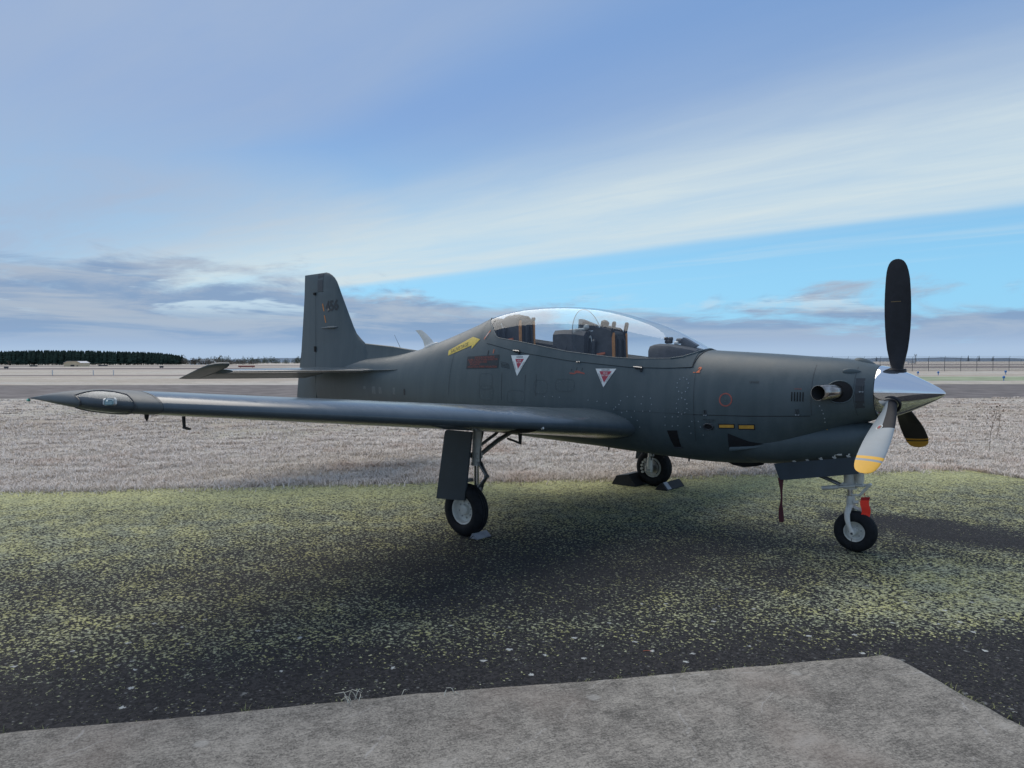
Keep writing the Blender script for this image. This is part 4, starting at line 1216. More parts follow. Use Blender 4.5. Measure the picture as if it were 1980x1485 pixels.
    if side < 0:
        p = under(-.02, 4.72); mb = MB()
        rg = []
        for z_, x_, cx in ((.02, 0, .052), (-.06, .004, .046), (-.105, .010, .036), (-.118, .018, .03)):
            rg.append([p + Vector((x_ + cx / 2 * math.cos(a), .008 * math.sin(a), z_)) for a in [2 * PI * k / 10 for k in range(10)]])
        mb.loft(rg); mb.tube([p + Vector((.0, 0, -.112)), p + Vector((.06, 0, -.117)), p + Vector((.10, 0, -.118))], [.010, .010, .007], 8); mb.build('pitot_mast', M['black'], wg)
    p = under(.50, 5.18); mb = MB(); mb.tube([p + Vector((0, 0, .01)), p + Vector((0, 0, -.016)), p + Vector((0, 0, -.04))], [.016, .013, .004], 8); mb.build('drain_mast', M['black'], wg)
    for (x, y, k) in ((-.72, 2.72, .06), (-.52, 2.62, .0), (-.10, 2.42, .06)):
        p = under(x, y); mb = MB(); mb.tube([p + Vector((k * .2, 0, .012)), p + Vector((-k * .9, -.01, -.035)), p + Vector((-k * .75 + .012, .0, -.044)), p + Vector((k * .45 + .018, .012, .01))], .0042, 6); mb.build('tie_down_loop', M['black'], wg)
    # wheel well's shade painted as a flat dark strip, and landing light
    vs = []
    for y in (1.86, 2.14):
        for q in (.022, .05, .09, .15, .22): x = frac(y, q); vs.append((x, side * y, wing_z(x, y, False) - .003))
    mesh('wheel_well', vs, [(i, i + 1, i + 6, i + 5) for i in range(4)], M['soot_and_shade'], wg)
    mb = MB(); p = Vector((frac(1.83, .010), side * 1.83, wing_z(frac(1.83, .010), 1.83, False))); mb.lathe([(-.012, 0), (-.01, .013), (.012, .011), (.016, 0)], p, (1, 0, .2), 10); mb.build('landing_light', M['whitepaint'], wg)
    mb = MB(); x = frac(1.35, .80); mb.lathe([(0, .0), (.001, .075), (.004, .073), (.0042, 0)], (x, side * 2.6, wing_z(x, 2.6) + .001), (0, 0, 1), 20); mb.build('fuel_cap', M['dkpaint'], wg)
mb = MB(); mb.tube([(-.62, -.98, wing_z(-.62, .98) + .002), (-.60, -.98, wing_z(-.6, .98) + .035)], .008, 8); mb.lathe([(0, .0), (.002, .022), (.02, .02), (.026, 0)], (-.60, -.98, wing_z(-.6, .98) + .03), (0, 0, 1), 10); mb.build('wing_fitting', M['whitepaint'], WR)
vs = [(-.80 + dx_, -(1.10 + dy_), wing_z(-.80 + dx_, 1.10 + dy_) + .003) for dx_, dy_ in ((0, 0), (.30, -.04), (.30, -.03), (0, .012))]
mesh('walkway_mark', vs, [(0, 1, 2, 3)], M['redmark'], WR)
# step under the wing root
p = Vector((-.21, -.8, wing_z(-.21, .8, False))); mb = MB()
mb.prism([p + Vector((-.028, -.01, .03)), p + Vector((.03, -.01, .03)), p + Vector((.012, -.01, -.16)), p + Vector((-.012, -.01, -.15))], (0, 1, 0), .02); mb.tube([p + Vector((.005, 0, -.148)), p + Vector((-.09, 0, -.125)), p + Vector((-.19, 0, -.105))], [.014, .013, .013], 8); mb.build('boarding_step', M['black'], WR)

# --- fin, dorsal fin, rudder
FLE = [(1.60, -3.75), (1.80, -3.9), (2.047, -4.061), (2.106, -4.152), (2.208, -4.284), (2.318, -4.363), (2.59, -4.523), (2.849, -4.672), (3.068, -4.795), (3.14, -4.86), (3.19, -4.93), (3.225, -5.0), (3.246, -5.08)]
FTE = [(1.0, -6.01), (1.193, -5.995), (1.439, -5.958), (1.936, -5.852), (2.384, -5.796), (2.872, -5.739), (3.244, -5.717)]
def fin_th(z): return lerp_tab([(1.0, .05), (1.6, .105), (1.8, .085), (2.1, .062), (2.6, .050), (3.0, .042), (3.15, .034), (3.22, .020), (3.248, .006)], z)
def fin_sec(z, x0, x1, n=10, full=None):
    """outline from x0 (front) back to x1 for a section whose leading edge is LE and trailing edge TE"""
    le, te = lerp_tab(FLE, z), lerp_tab(FTE, z); T = fin_th(z); pts = []
    def th(x):
        q = min(1, max(0, (le - x) / (le - te))); return T * (2.6 * math.sqrt(q) - 1.0 * q - 3.2 * q * q + 2.9 * q ** 3 - 1.28 * q ** 4) + .0015
    a = [x0 + (x1 - x0) * (k / n) ** 1.7 for k in range(n + 1)]
    return [Vector((x, -th(x), z)) for x in a] + [Vector((x, th(x), z)) for x in reversed(a)]
zs = [1.60, 1.72, 1.8, 1.88, 1.96, 2.047, 2.106, 2.16, 2.208, 2.26, 2.318, 2.45, 2.59, 2.72, 2.849, 2.925]
rg = [fin_sec(z, lerp_tab(FLE, z), -5.355) for z in zs] + [fin_sec(z, lerp_tab(FLE, z), -5.13) for z in (2.926, 3.0, 3.068, 3.14, 3.19, 3.225, 3.246)]
fin = MB().loft(rg).build('fin', M['paint'], AC, auto=50)
rg = [fin_sec(z, -5.363, lerp_tab(FTE, z)) for z in (1.02, 1.193, 1.439, 1.7, 1.936, 2.384, 2.872, 2.928)] + [fin_sec(z, -5.137, lerp_tab(FTE, z)) for z in (2.932, 3.0, 3.068, 3.14, 3.19, 3.225, 3.244)]
rud = MB().loft(rg).build('rudder', M['paint'], fin, auto=40)
mb = MB()
for z0, z1, xx in ((2.885, 2.925, -5.375), (1.93, 2.02, -5.368)): mb.box((xx, 0, (z0 + z1) / 2), (.045, .115, z1 - z0))
mb.build('hinge_gap', M['soot_and_shade'], fin)
vs = []
for z in (2.94, 3.0, 3.1, 3.2, 3.235):   # darker rub strip on the rudder horn
    for x in (-5.145, -5.30): vs.append((x, fin_sec(z, x, x - .01)[0].y - .002, z))
mesh('horn_panel', vs, [(2 * i, 2 * i + 1, 2 * i + 3, 2 * i + 2) for i in range(4)], M['dkpaint'], fin)
rg = []
for x, zt_ in ((-2.74, 1.925), (-2.86, 1.925), (-3.1, 1.953), (-3.4, 1.992), (-3.7, 2.018), (-4.061, 2.049), (-4.3, 2.10)):
    zb_ = sec(x)[0] - .09; rg.append([Vector((x, -.06, zb_)), Vector((x, -.022, (zb_ + zt_) / 2)), Vector((x, -.012, zt_ - .01)), Vector((x, 0, zt_)), Vector((x, .012, zt_ - .01)), Vector((x, .022, (zb_ + zt_) / 2)), Vector((x, .06, zb_))])
MB().loft(rg).build('dorsal_fin', M['paint'], AC, auto=40)
mb = MB()
rg = []
for x, r_ in ((-5.22, .004), (-5.1, .012), (-4.95, .02), (-4.82, .022), (-4.74, .014), (-4.72, .004)):
    y0 = fin_sec(2.32, x, x - .01)[0].y; rg.append([Vector((x, y0 - r_ * 2.3 * (1 + math.cos(a)) * .5 + .01, 2.325 + r_ * math.sin(a) * .9)) for a in [2 * PI * k / 10 for k in range(10)]])
mb.loft(rg); mb.build('beacon_fairing', M['rubmark'], fin)
def fin_y(x, z, off=.003): return fin_sec(z, x, x - .001)[0].y - off
for (z0, z1, xa, xb) in ((2.600, 2.728, -5.107, -5.149), (2.408, 2.530, -5.051, -5.093)):
    n = 5; vs = []
    for k in range(n + 1):
        z = z0 + (z1 - z0) * k / n; x = xa + (xb - xa) * k / n
        for d_ in (-.013, .013): vs.append((x + d_, fin_y(x + d_, z), z))
    mesh('fin_stripe', vs, [(2 * i, 2 * i + 1, 2 * i + 3, 2 * i + 2) for i in range(n)], M['orange'], fin)
mb = MB(); mb.prism([(-5.40, -.012, 1.03), (-5.66, -.012, 1.13), (-5.40, -.012, 1.25)], (0, 1, 0), .024); mb.build('tail_bumper', M['line'], AC)

# --- tailplane with drooped elevators
for side in (-1, 1):
    ZT = 1.625
    def st_le(y): return lerp_tab([(0, -3.55), (.20, -3.62), (.30, -3.85), (.42, -4.08), (.62, -4.16), (2.02, -4.42)], y)
    rg = []
    for y in (.02, .12, .20, .25, .30, .36, .42, .52, .62, 1.0, 1.5, 1.98, 2.02):
        le = st_le(y); hx = -5.0 + .03 * y; T = lerp_tab([(0, .055), (.3, .058), (.62, .056), (2.02, .036)], y); n = 9; a = [(k / n) ** 1.8 for k in range(n + 1)]
        th = lambda q: T * (1 - (1 - q) ** 2.4) ** .55 * (1 - .28 * q)
        rg.append([Vector((le + (hx - le) * q, side * y, ZT + th(q))) for q in a] + [Vector((le + (hx - le) * q, side * y, ZT - th(q))) for q in reversed(a)])
    tp = MB().loft(rg).build('tailplane', M['wingpaint'], AC, auto=50)
    DR = math.radians(13.0)
    def ele(p, y):
        hx = -5.0 + .03 * y; d_ = p[0] - hx; return Vector((hx + d_ * math.cos(DR) - p[1] * math.sin(DR) * 0, side * y, ZT + d_ * math.sin(DR) + p[1]))
    rg = []
    for y, lex, tex, T in ((.10, -5.012, -5.62, .046), (.6, -4.995, -5.585, .044), (1.4, -4.972, -5.52, .037), (2.0, -4.955, -5.47, .031), (2.034, -4.954, -5.466, .031), (2.036, -4.46, -5.465, .036), (2.15, -4.44, -5.455, .034), (2.24, -4.47, -5.44, .028), (2.30, -4.56, -5.425, .018), (2.33, -4.72, -5.41, .006)):
        n = 9; a = [(k / n) ** 1.7 for k in range(n + 1)]; th = lambda q: T * (min(1, q * 14) ** .5) * (1 - q ** 1.4) + .002
        rg.append([ele((lex + (tex - lex) * q, th(q)), y) for q in a] + [ele((lex + (tex - lex) * q, -th(q)), y) for q in reversed(a)])
    MB().loft(rg).build('elevator', M['tippaint'], tp, auto=45)
    rg = []
    for x, z0 in ((-3.02, 1.645), (-3.2, 1.638), (-3.5, 1.632), (-3.9, 1.628)):   # root strake
        y0 = hw(x, z0) - .03; w = lerp_tab([(-3.9, .16), (-3.5, .085), (-3.2, .055), (-3.02, .034)], x)
        rg.append([Vector((x, side * y0, z0 + .012)), Vector((x, side * (y0 + w), z0 + .002)), Vector((x, side * (y0 + w), z0 - .004)), Vector((x, side * y0, z0 - .03))])
    MB().loft(rg).build('root_strake', M['wingpaint'], tp, auto=30)

# --- antennas and cowl bumps
base_z = sec(-2.55)[0]
mb = MB(); rg = []
for k, (xa, xb, z, t_) in enumerate(((-2.68, -2.44, 1.955, .024), (-2.72, -2.52, 2.06, .020), (-2.80, -2.635, 2.15, .015), (-2.885, -2.752, 2.218, .008))):
    rg.append([Vector((xb, 0, z)), Vector((xb * .7 + xa * .3, -t_, z)), Vector((xa, -.002, z)), Vector((xa, .002, z)), Vector((xb * .7 + xa * .3, t_, z))])
mb.loft(rg); bl = mb.build('blade_antenna', M['whitepaint'], AC, auto=50)
mb = MB(); rg = []
for s_, z_ in ((1.0, -.02), (1.0, .012), (.86, .022)): rg.append([Vector((-2.555 + .15 * s_ * math.cos(a), .045 * s_ * math.sin(a), sec(-2.555 + .15 * s_ * math.cos(a))[0] + z_)) for a in [2 * PI * k / 20 for k in range(20)]])
mb.loft(rg); mb.build('antenna_base', M['whitepaint'], bl)
mb = MB(); mb.tube([(-3.27, 0.10, 1.80), (-3.285, .10, 1.87)], [.012, .006], 8); mb.tube([(-3.285, .10, 1.87), (-3.39, .11, 2.02), (-3.495, .11, 2.168)], [.004, .0032, .002], 6); mb.build('whip_antenna', M['darkmetal'], AC)
def bump_at(name, x, z, lx, r, top=False, mat='paint'):
    mb = MB(); rg = []
    n = 14
    for k in range(n + 1):
        q = k / n; xx = x + lx * (q - .5); rr_ = r * (math.sin(PI * q ** .75) ** .6 if 0 < q < 1 else .02)
        rg.append([(Vector((xx, rr_ * math.cos(a) * 1.2, sec(xx)[0] - .012 + rr_ * math.sin(a))) if top else on(xx, z, 0) + Vector((0, -rr_ * .55 * math.cos(a), rr_ * math.sin(a)))) for a in [2 * PI * j / 14 for j in range(14)]])
    return mb.loft(rg).build(name, M[mat], fus, auto=60)
bump_at('cowl_blister', 3.225, 0, .20, .040, True)
bump_at('cowl_blister', 3.17, 1.658, .15, .030)
bump_at('cowl_blister', 2.14, 0, .12, .013, True, 'black')

# --- exhaust stubs
for side in (-1, 1):
    P_ = [Vector((3.085, side * .20, 1.478)), Vector((3.075, side * .29, 1.478)), Vector((3.05, side * .352, 1.477)), Vector((3.01, side * .408, 1.474)), Vector((2.955, side * .452, 1.470))]
    def ovals(rz, ry):
        rg = []
        for i, p in enumerate(P_):
            d_ = (P_[min(i + 1, 4)] - P_[max(i - 1, 0)]).normalized(); nn = Vector((-d_.y, d_.x, 0))
            if i == 4: nn = Vector((1.0, side * .10, 0)) * 1.12 * (1 if nn.x > 0 else -1)
            rg.append([p + nn * (ry * math.cos(2 * PI * k / 24)) + Vector((0, 0, rz * math.sin(2 * PI * k / 24))) for k in range(24)])
        return rg
    o_, i_ = ovals(.070, .060), ovals(.064, .054)
    st_ = MB().loft(o_, True, False, False).loft([o_[-1], i_[-1]], True, False, False).build('exhaust_stub', M['exhaust'], AC, auto=60)
    MB().loft(i_, True, True, False).build('exhaust_bore', M['soot_and_shade'], st_)
    rg = []
    n = 24
    def skin(dx_, dz_, off): q = on(3.095 + dx_, 1.478 + dz_, off); return Vector((q.x, -side * q.y, q.z)) if side > 0 else q
    MB().loft([[skin(.108 * s_ * math.cos(2 * PI * k / n), .096 * s_ * math.sin(2 * PI * k / n), .0035) for k in range(n)] for s_ in (1, .8, .6, .4, .2, .02)], True, False, True).build('exhaust_recess', M['soot_and_shade'], st_)  # soot and shade of the cowl opening painted as a flat oval
    MB().tube([skin(.110 * math.cos(2 * PI * k / n), .098 * math.sin(2 * PI * k / n), .003) for k in range(n + 1)], .006, 6).build('exhaust_rim', M['paint'], st_)

# --- propeller
HX, HZ = 3.474, 1.473
spin_prof = [(3.355, .236), (3.37, .238), (3.42, .229), (3.48, .213), (3.54, .191), (3.60, .164), (3.66, .134), (3.72, .102), (3.77, .074), (3.81, .050), (3.838, .030), (3.855, .015), (3.863, 0)]
prop = MB().lathe([(a - HX, r) for a, r in spin_prof], (HX, 0, HZ), (1, 0, 0), 64).build('propeller_spinner', M['chrome'], AC, auto=60)
MB().lathe([(-.152, .232), (-.120, .2335), (-.1195, .205), (-.152, .205)], (HX, 0, HZ), (1, 0, 0), 48).build('spinner_gap', M['soot_and_shade'], prop)
BR = [(.17, .105, .088), (.24, .125, .080), (.30, .142, .062), (.38, .164, .046), (.48, .186, .036), (.58, .201, .030), (.68, .209, .026), (.78, .212, .022), (.88, .209, .019), (.958, .203, .0165), (.962, .2025, .0165), (1.0, .198, .015), (1.004, .1975, .015), (1.022, .194, .0145), (1.026, .193, .0145), (1.07, .181, .013), (1.11, .162, .011), (1.14, .137, .009), (1.16, .108, .0075), (1.173, .072, .006), (1.18, .026, .004)]
def blade(ang, plain_black, face='greyblade'):
    n = 12; rot = Matrix.Rotation(ang, 3, 'X'); rings = []
    for r, c, t_ in BR:
        tw = math.radians(lerp_tab([(.17, 24), (.4, 16), (.7, 4), (1.0, -5), (1.18, -8)], r))
        sweep = lerp_tab([(.17, 0), (.6, .0), (1.0, -.004), (1.18, -.012)], r)
        up, lo = [], []
        round_ = max(0, min(1, (.36 - r) / .14))
        for k in range(n + 1):
            s_ = .5 * (1 - math.cos(PI * k / n)); x = c * (.5 - s_) * (1 - .16 * round_) + .012
            yt = t_ * .5 * ((1 - round_) * (2.9 * math.sqrt(s_) * (1 - s_) ** .9) * .78 + round_ * 2 * math.sqrt(max(0, s_ * (1 - s_))))
            up.append((x, yt * 1.15)); lo.append((x, -yt * .55 - round_ * yt * .6))
        loop = up + lo[::-1][1:-1]
        rings.append([rot @ Vector(((x + sweep) * math.cos(tw) - y * math.sin(tw), (x + sweep) * math.sin(tw) + y * math.cos(tw), r)) + Vector((HX, 0, HZ)) for x, y in loop])
    mb = MB().loft(rings); L = len(rings[0]); mats = [M[face], M['blackblade'], M['yellow'], M['black']]; fm = []
    for i in range(len(rings) - 1):
        rm = (BR[i][0] + BR[i + 1][0]) / 2
        for j in range(L):
            camber = j < n
            yel = (.96 < rm < 1.002) or rm > 1.024
            if camber: fm.append(2 if yel else (3 if (rm < .54 and j < 6) else 0))
            else: fm.append(2 if (yel and not plain_black) else 1)
    fm += [1, 1]
    o = mesh('propeller_blade', mb.v, mb.f, None, prop, mats=mats, fm=fm, smooth=False)
    o.data.polygons.foreach_set('use_smooth', [True] * len(o.data.polygons))
    try: o.data.set_sharp_from_angle(angle=math.radians(40))
    except Exception: pass
    # root hole collar
    r0 = [(.150, .098), (.205, .094), (.228, .086), (.228, .070), (.20, .066)]
    ax = rot @ Vector((0, 0, 1)); MB().lathe([(.16, .090), (.206, .088), (.212, .080), (.19, .062)], (HX - .002, 0, HZ), ax, 24).build('blade_collar', M['blackblade'], prop)
    return rings, rot
PH = .008
rings_up, _ = blade(PH, True)
rings_near, rot_n = blade(PH + 2 * PI / 3, True)
blade(PH - 2 * PI / 3, True, 'blackblade')  # far blade's grey face lies in shade; that darkness is painted as black
# maker's oval on the near blade and the small stencil line on the upper one
def blade_pt(rings, r, s_, off):
    """point on the cambered side; s_ 0..1 from front to back"""
    for i in range(len(BR) - 1):
        if BR[i][0] <= r <= BR[i + 1][0]: break
    q = (r - BR[i][0]) / (BR[i + 1][0] - BR[i][0]); j = s_ * 12; a = int(min(11, j)); f = j - a
    P0 = rings[i][a].lerp(rings[i][a + 1], f); P1 = rings[i + 1][a].lerp(rings[i + 1][a + 1], f); p = P0.lerp(P1, q)
    nn = (rings[i][a + 1] - rings[i][a]).cross(rings[i + 1][a] - rings[i][a]).normalized()
    return p + nn * off * (1 if nn.dot(Vector((0, 0, 1))) > 0 else -1)
def oval_patch(name, rc, sc, rr_, rs, off, mat, parent=prop, ang=0.5):
    ring_ = []
    for k in range(20):
        a = 2 * PI * k / 20; u_, w_ = math.cos(a), math.sin(a); u2, w2 = u_ * math.cos(ang) - w_ * .8 * math.sin(ang), u_ * math.sin(ang) + w_ * .8 * math.cos(ang)
        ring_.append(blade_pt(rings_near, rc + rr_ * u2, sc + rs * w2, off))
    return mesh(name, ring_, [tuple(range(20))], mat, parent)
oval_patch('maker_emblem', .565, .56, .034, .10, .0016, M['white'])
oval_patch('maker_emblem_field', .565, .56, .026, .075, .0028, plain('emblem_olive', (.20, .17, .11), .5))
oval_patch('maker_emblem_flash', .565, .56, .025, .028, .0040, M['warnred'], ang=.9)
j0 = 12 + 6
pa = [rings_up[7][12 + k].lerp(rings_up[8][12 + k], .25) + Vector((0, -.002, 0)) for k in (4, 5, 6, 7)]
mesh('blade_stencil', [p + Vector((0, 0, d_)) for p in pa for d_ in (-.003, .003)], [(0, 1, 3, 2), (2, 3, 5, 4), (4, 5, 7, 6)], plain('faded_stencil', (.20, .14, .06), .6), prop)

# ------------------------------------------------------------------ landing gear
def wheel(parent, c, r, w, rr, side, big=True):
    """tyre, rim and hub on an axle along y; side -1 shows its face to starboard"""
    c = Vector(c); ax = (0, side, 0); h = w / 2
    prof = [(-h * .62, rr * .98), (-h * .86, rr * 1.05), (-h, rr * 1.25), (-h * .98, r * .80), (-h * .84, r * .92), (-h * .62, r * .972)]
    groove = [(-h * .42, r * .993), (-h * .40, r * .975), (-h * .33, r * .975), (-h * .31, r * .998), (-h * .06, r), (-h * .05, r * .98), (h * .05, r * .98), (h * .06, r)]
    tail = [(-a, b_) for a, b_ in reversed(prof + groove[:4])]
    ty = MB().lathe(prof + groove + tail + prof[:1], c, ax, 48, caps=False).build('tyre', M['tyre'], parent, auto=50)
    prim = [(-h * .66, rr * .2), (-h * .66, rr * .97), (-h * .5, rr), (h * .5, rr), (h * .70, rr * 1.03), (h * .74, rr * .99), (h * .66, rr * .90), (h * .20, rr * .82), (h * .10, rr * .66), (h * .14, rr * .40), (h * .50, rr * .34), (h * .56, rr * .26), (h * .50, .0)]
    rm = MB().lathe(prim, c, ax, 40).build('rim', M['rim'], parent, auto=35)
    mb = MB(); n = 8 if big else 6
    for k in range(n):
        a = 2 * PI * k / n + .2; p = c + Vector((math.cos(a) * rr * .57, side * h * .13, math.sin(a) * rr * .57))
        mb.lathe([(-.004, rr * .062), (.006, rr * .062), (.008, .0)], p, ax, 8)
    mb.split('wheel_bolt', M['dullsteel'], parent)
    return ty


for side in (-1, 1):
    yk = side * (1.775 if side < 0 else 1.72)
    mb = MB(); mb.tube([(.045, yk, 1.18), (.035, yk, .86), (.028, yk, .72)], [.048, .048, .05], 16); mb.lathe([(0, .056), (.03, .056), (.03, .05)], (.03, yk, .70), (0, 0, 1), 16)
    mb.box((.03, yk, .80), (.11, .09, .07), None, .012)
    gear = mb.build('main_gear_strut', M['gear'], AC, auto=40)
    MB().tube([(.03, yk, .26), (.03, yk, .42)], [.040, .036], 14).box((.02, yk, .255), (.10, .075, .10), None, .015).build('axle_housing', M['gear'], gear)
    MB().tube([(.03, yk, .40), (.03, yk, .74)], .027, 14).build('oleo_piston', M['steel'], gear)
    mb = MB()
    for dy_ in (-.022, .022):
        mb.tube([(.07, yk + dy_, .735), (.175, yk + dy_ * .5, .60)], [.013, .010], 6); mb.tube([(.175, yk + dy_ * .5, .60), (.07, yk + dy_, .475)], [.010, .013], 6)
    mb.tube([(.175, yk - .02, .60), (.175, yk + .02, .60)], .016, 8); mb.box((.06, yk, .46), (.07, .06, .06), None, .01); mb.build('torque_link', M['dullsteel'], gear)
    mb = MB(); mb.tube([(.05, yk - side * .02, .80), (.07, side * 1.50, .93), (.12, side * 1.18, 1.06)], [.022, .024, .020], 10); mb.tube([(.05, yk - side * .03, .90), (.06, side * 1.52, 1.00), (.06, side * 1.38, 1.10)], .017, 8); mb.tube([(.05, yk, .82), (-.06, side * 1.60, .98), (-.12, side * 1.5, 1.08)], .015, 8); mb.build('side_brace', M['dullsteel'], gear)
    mb = MB(); mb.tube([(.075, yk, .95), (.085, yk, .74), (.13, yk - side * .02, .62), (.09, yk - side * .03, .48), (.05, yk - side * .01, .36)], .007, 6); mb.build('brake_hose', M['black'], gear)
    MB().tube([(.02, yk - side * .03, .262), (.0, side * 1.84, .262), (0, side * 1.93, .262)], [.03, .028, .026], 12).build('axle', M['dullsteel'], gear)
    wheel(gear, (0, side * 1.895, .262), .262, .168, .142, side)
    MB().lathe([(-.012, .06), (-.012, .115), (.012, .115), (.012, .06)], (0, side * 1.822, .262), (0, 1, 0), 28).build('brake_disc', M['dullsteel'], gear)
    mb = MB()
    for k in range(5):
        a = 2.2 + .36 * k; mb.lathe([(-.03, .018), (.0, .018), (.004, 0)], (math.cos(a) * .135, side * 1.80, .262 + math.sin(a) * .135), (0, side, 0), 8)
    mb.split('brake_piston', M['gear'], gear)
    # outer leg door
    yd = side * 1.975
    rgd = []
    for (x, z, rad) in ((-.235, 1.03, 0),): pass
    poly = [(-.345, .345), (.060, .372), (.142, 1.06), (-.205, 1.06), (-.232, 1.045), (-.243, 1.0)]
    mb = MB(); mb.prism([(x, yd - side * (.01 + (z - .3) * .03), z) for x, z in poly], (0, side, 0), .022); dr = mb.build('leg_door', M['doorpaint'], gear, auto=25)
    mb = MB(); mb.box((-.02, yd - side * .115, .80), (.04, .14, .03)); mb.box((-.02, yd - side * .115, .55), (.04, .14, .03)); mb.split('door_bracket', M['dullsteel'], gear)
    # inboard well door lip
    if side > 0: mb = MB(); mb.box((.02, side * 1.16, .845), (.52, .30, .016), Matrix.Rotation(side * .12, 3, 'X'), .004); mb.build('well_door', M['gear'], gear)

# nose gear
mb = MB()
mb.tube([(3.10, 0, .98), (3.105, 0, .66), (3.108, 0, .585)], [.052, .052, .056], 18); mb.lathe([(0, .062), (.03, .062), (.034, .052)], (3.108, 0, .575), (0, 0, 1), 18)
mb.tube([(3.195, -.02, .95), (3.197, -.02, .655), (3.198, -.02, .63)], [.036, .036, .026], 14)
mb.box((3.14, -.01, .615), (.20, .10, .02), None, .004)
nose = mb.build('nose_gear_strut', M['gear'], AC, auto=40)
MB().tube([(3.112, 0, .40), (3.11, 0, .60)], .026, 14).build('oleo_piston', M['steel'], nose)
mb = MB(); mb.tube([(2.885, -.085, .565), (3.03, -.085, .590)], .020, 10); mb.tube([(3.03, -.085, .590), (3.17, -.085, .612)], .011, 8); mb.build('steering_actuator', M['gear'], nose)
mb = MB(); mb.tube([(2.75, -.03, .70), (3.07, -.02, .585)], .013, 8); mb.tube([(2.75, .03, .70), (3.07, .02, .585)], .013, 8); mb.build('drag_brace', M['dullsteel'], nose)
mb = MB(); mb.tube([(3.16, -.03, .60), (3.285, -.03, .632)], .011, 8); mb.tube([(3.285, -.03, .632), (3.20, -.03, .525)], .013, 8); mb.tube([(3.20, -.03, .525), (3.13, -.02, .52)], .010, 8); mb.lathe([(-.02, .014), (.02, .014), (.022, 0)], (3.285, -.03, .632), (0, 1, 0), 8); mb.build('towing_lever', M['gear'], nose)
mb = MB()
mb.tube([(3.115, 0, .505), (3.118, 0, .44), (3.12, 0, .40)], [.034, .040, .036], 14)
for sg in (-1, 1):
    rg = []
    for x, y, z, a_, b_ in ((3.118, .02, .43, .030, .022), (3.112, .05, .395, .028, .020), (3.108, .082, .35, .025, .016), (3.113, .094, .30, .024, .014), (3.128, .098, .25, .022, .012), (3.148, .099, .205, .022, .011), (3.160, .099, .180, .024, .011), (3.164, .099, .165, .016, .010)):
        rg.append([Vector((x + a_ * math.cos(2 * PI * k / 12), sg * (y + b_ * math.sin(2 * PI * k / 12)), z)) for k in range(12)])
    mb.loft(rg)
mb.lathe([(-.125, .0), (-.124, .021), (-.10, .024), (.10, .024), (.124, .021), (.125, 0)], (3.16, 0, .183), (0, 1, 0), 16)
mb.tube([(3.15, -.03, .455), (3.19, -.03, .462)], .016, 8); mb.tube([(3.15, .0, .40), (3.21, .0, .385), (3.225, 0, .36)], [.02, .014, .01], 8)
mb.build('nose_fork', M['gear'], nose, auto=50)
MB().lathe([(-.002, 0), (0, .011), (.004, .009), (.005, 0)], (3.16, -.126, .183), (0, -1, 0), 10).build('axle_nut', M['darkmetal'], nose)
wheel(nose, (3.16, 0, .186), .186, .128, .092, -1, False)
mb = MB(); mb.tube([(3.15, -.075, .13), (3.14, -.08, .06), (3.15, -.07, .005)], .0025, 5); mb.build('ground_wire', M['black'], nose)
for side in (-1, 1):
    pl_ = [(2.478, .770), (2.535, .622), (2.60, .626), (3.235, .748), (3.20, .895)]
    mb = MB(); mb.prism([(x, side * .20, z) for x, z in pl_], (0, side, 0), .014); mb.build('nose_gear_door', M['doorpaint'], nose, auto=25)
mb = MB()
for k in range(5):
    x = 2.66 + .12 * k; z = .80 + .022 * k; mb.tube([(x, -.19, z), (x + .012, -.195, z + .03)], .008, 6); mb.tube([(x - .015, -.19, z + .01), (x + .02, -.192, z + .004)], .006, 6)
mb.box((3.06, -.19, .905), (.06, .03, .02), None, .005); mb.split('door_hinge', M['gear'], nose)
# belly scoop, drain stubs, antenna
mb = MB(); rg = [[Vector((x, w * math.cos(2 * PI * k / 12), z + h * math.sin(2 * PI * k / 12))) for k in range(12)] for x, w, h, z in ((2.30, .01, .01, .73), (2.22, .05, .03, .725), (2.10, .09, .045, .72), (2.0, .09, .03, .72), (1.93, .03, .01, .72))]
mb.loft(rg); mb.build('belly_scoop', M['line'], fus)
mb = MB()
for x in (1.25, 1.0, 1.55, .55): mb.tube([(x, -.12, sec(x)[1] + .02), (x - .004, -.12, sec(x)[1] - .018)], [.011, .007], 6)
mb.split('belly_drain', M['black'], fus)

# ------------------------------------------------------------------ markings on the starboard skin
def decal(name, pts, mat, off=.003, parent=None, cuts=3, fn=None):
    bm = bmesh.new(); vs = [bm.verts.new((x, 0, z)) for x, z in pts]; bm.faces.new(vs)
    bmesh.ops.triangulate(bm, faces=bm.faces[:])
    bmesh.ops.subdivide_edges(bm, edges=bm.edges[:], cuts=cuts, use_grid_fill=True)
    for v in bm.verts: v.co = (fn or on)(v.co.x, v.co.z, off)
    me = bpy.data.meshes.new(name); bm.to_mesh(me); bm.free(); me.materials.append(mat)
    o = bpy.data.objects.new(name, me); COL.objects.link(o); o.parent = parent or fus
    return o


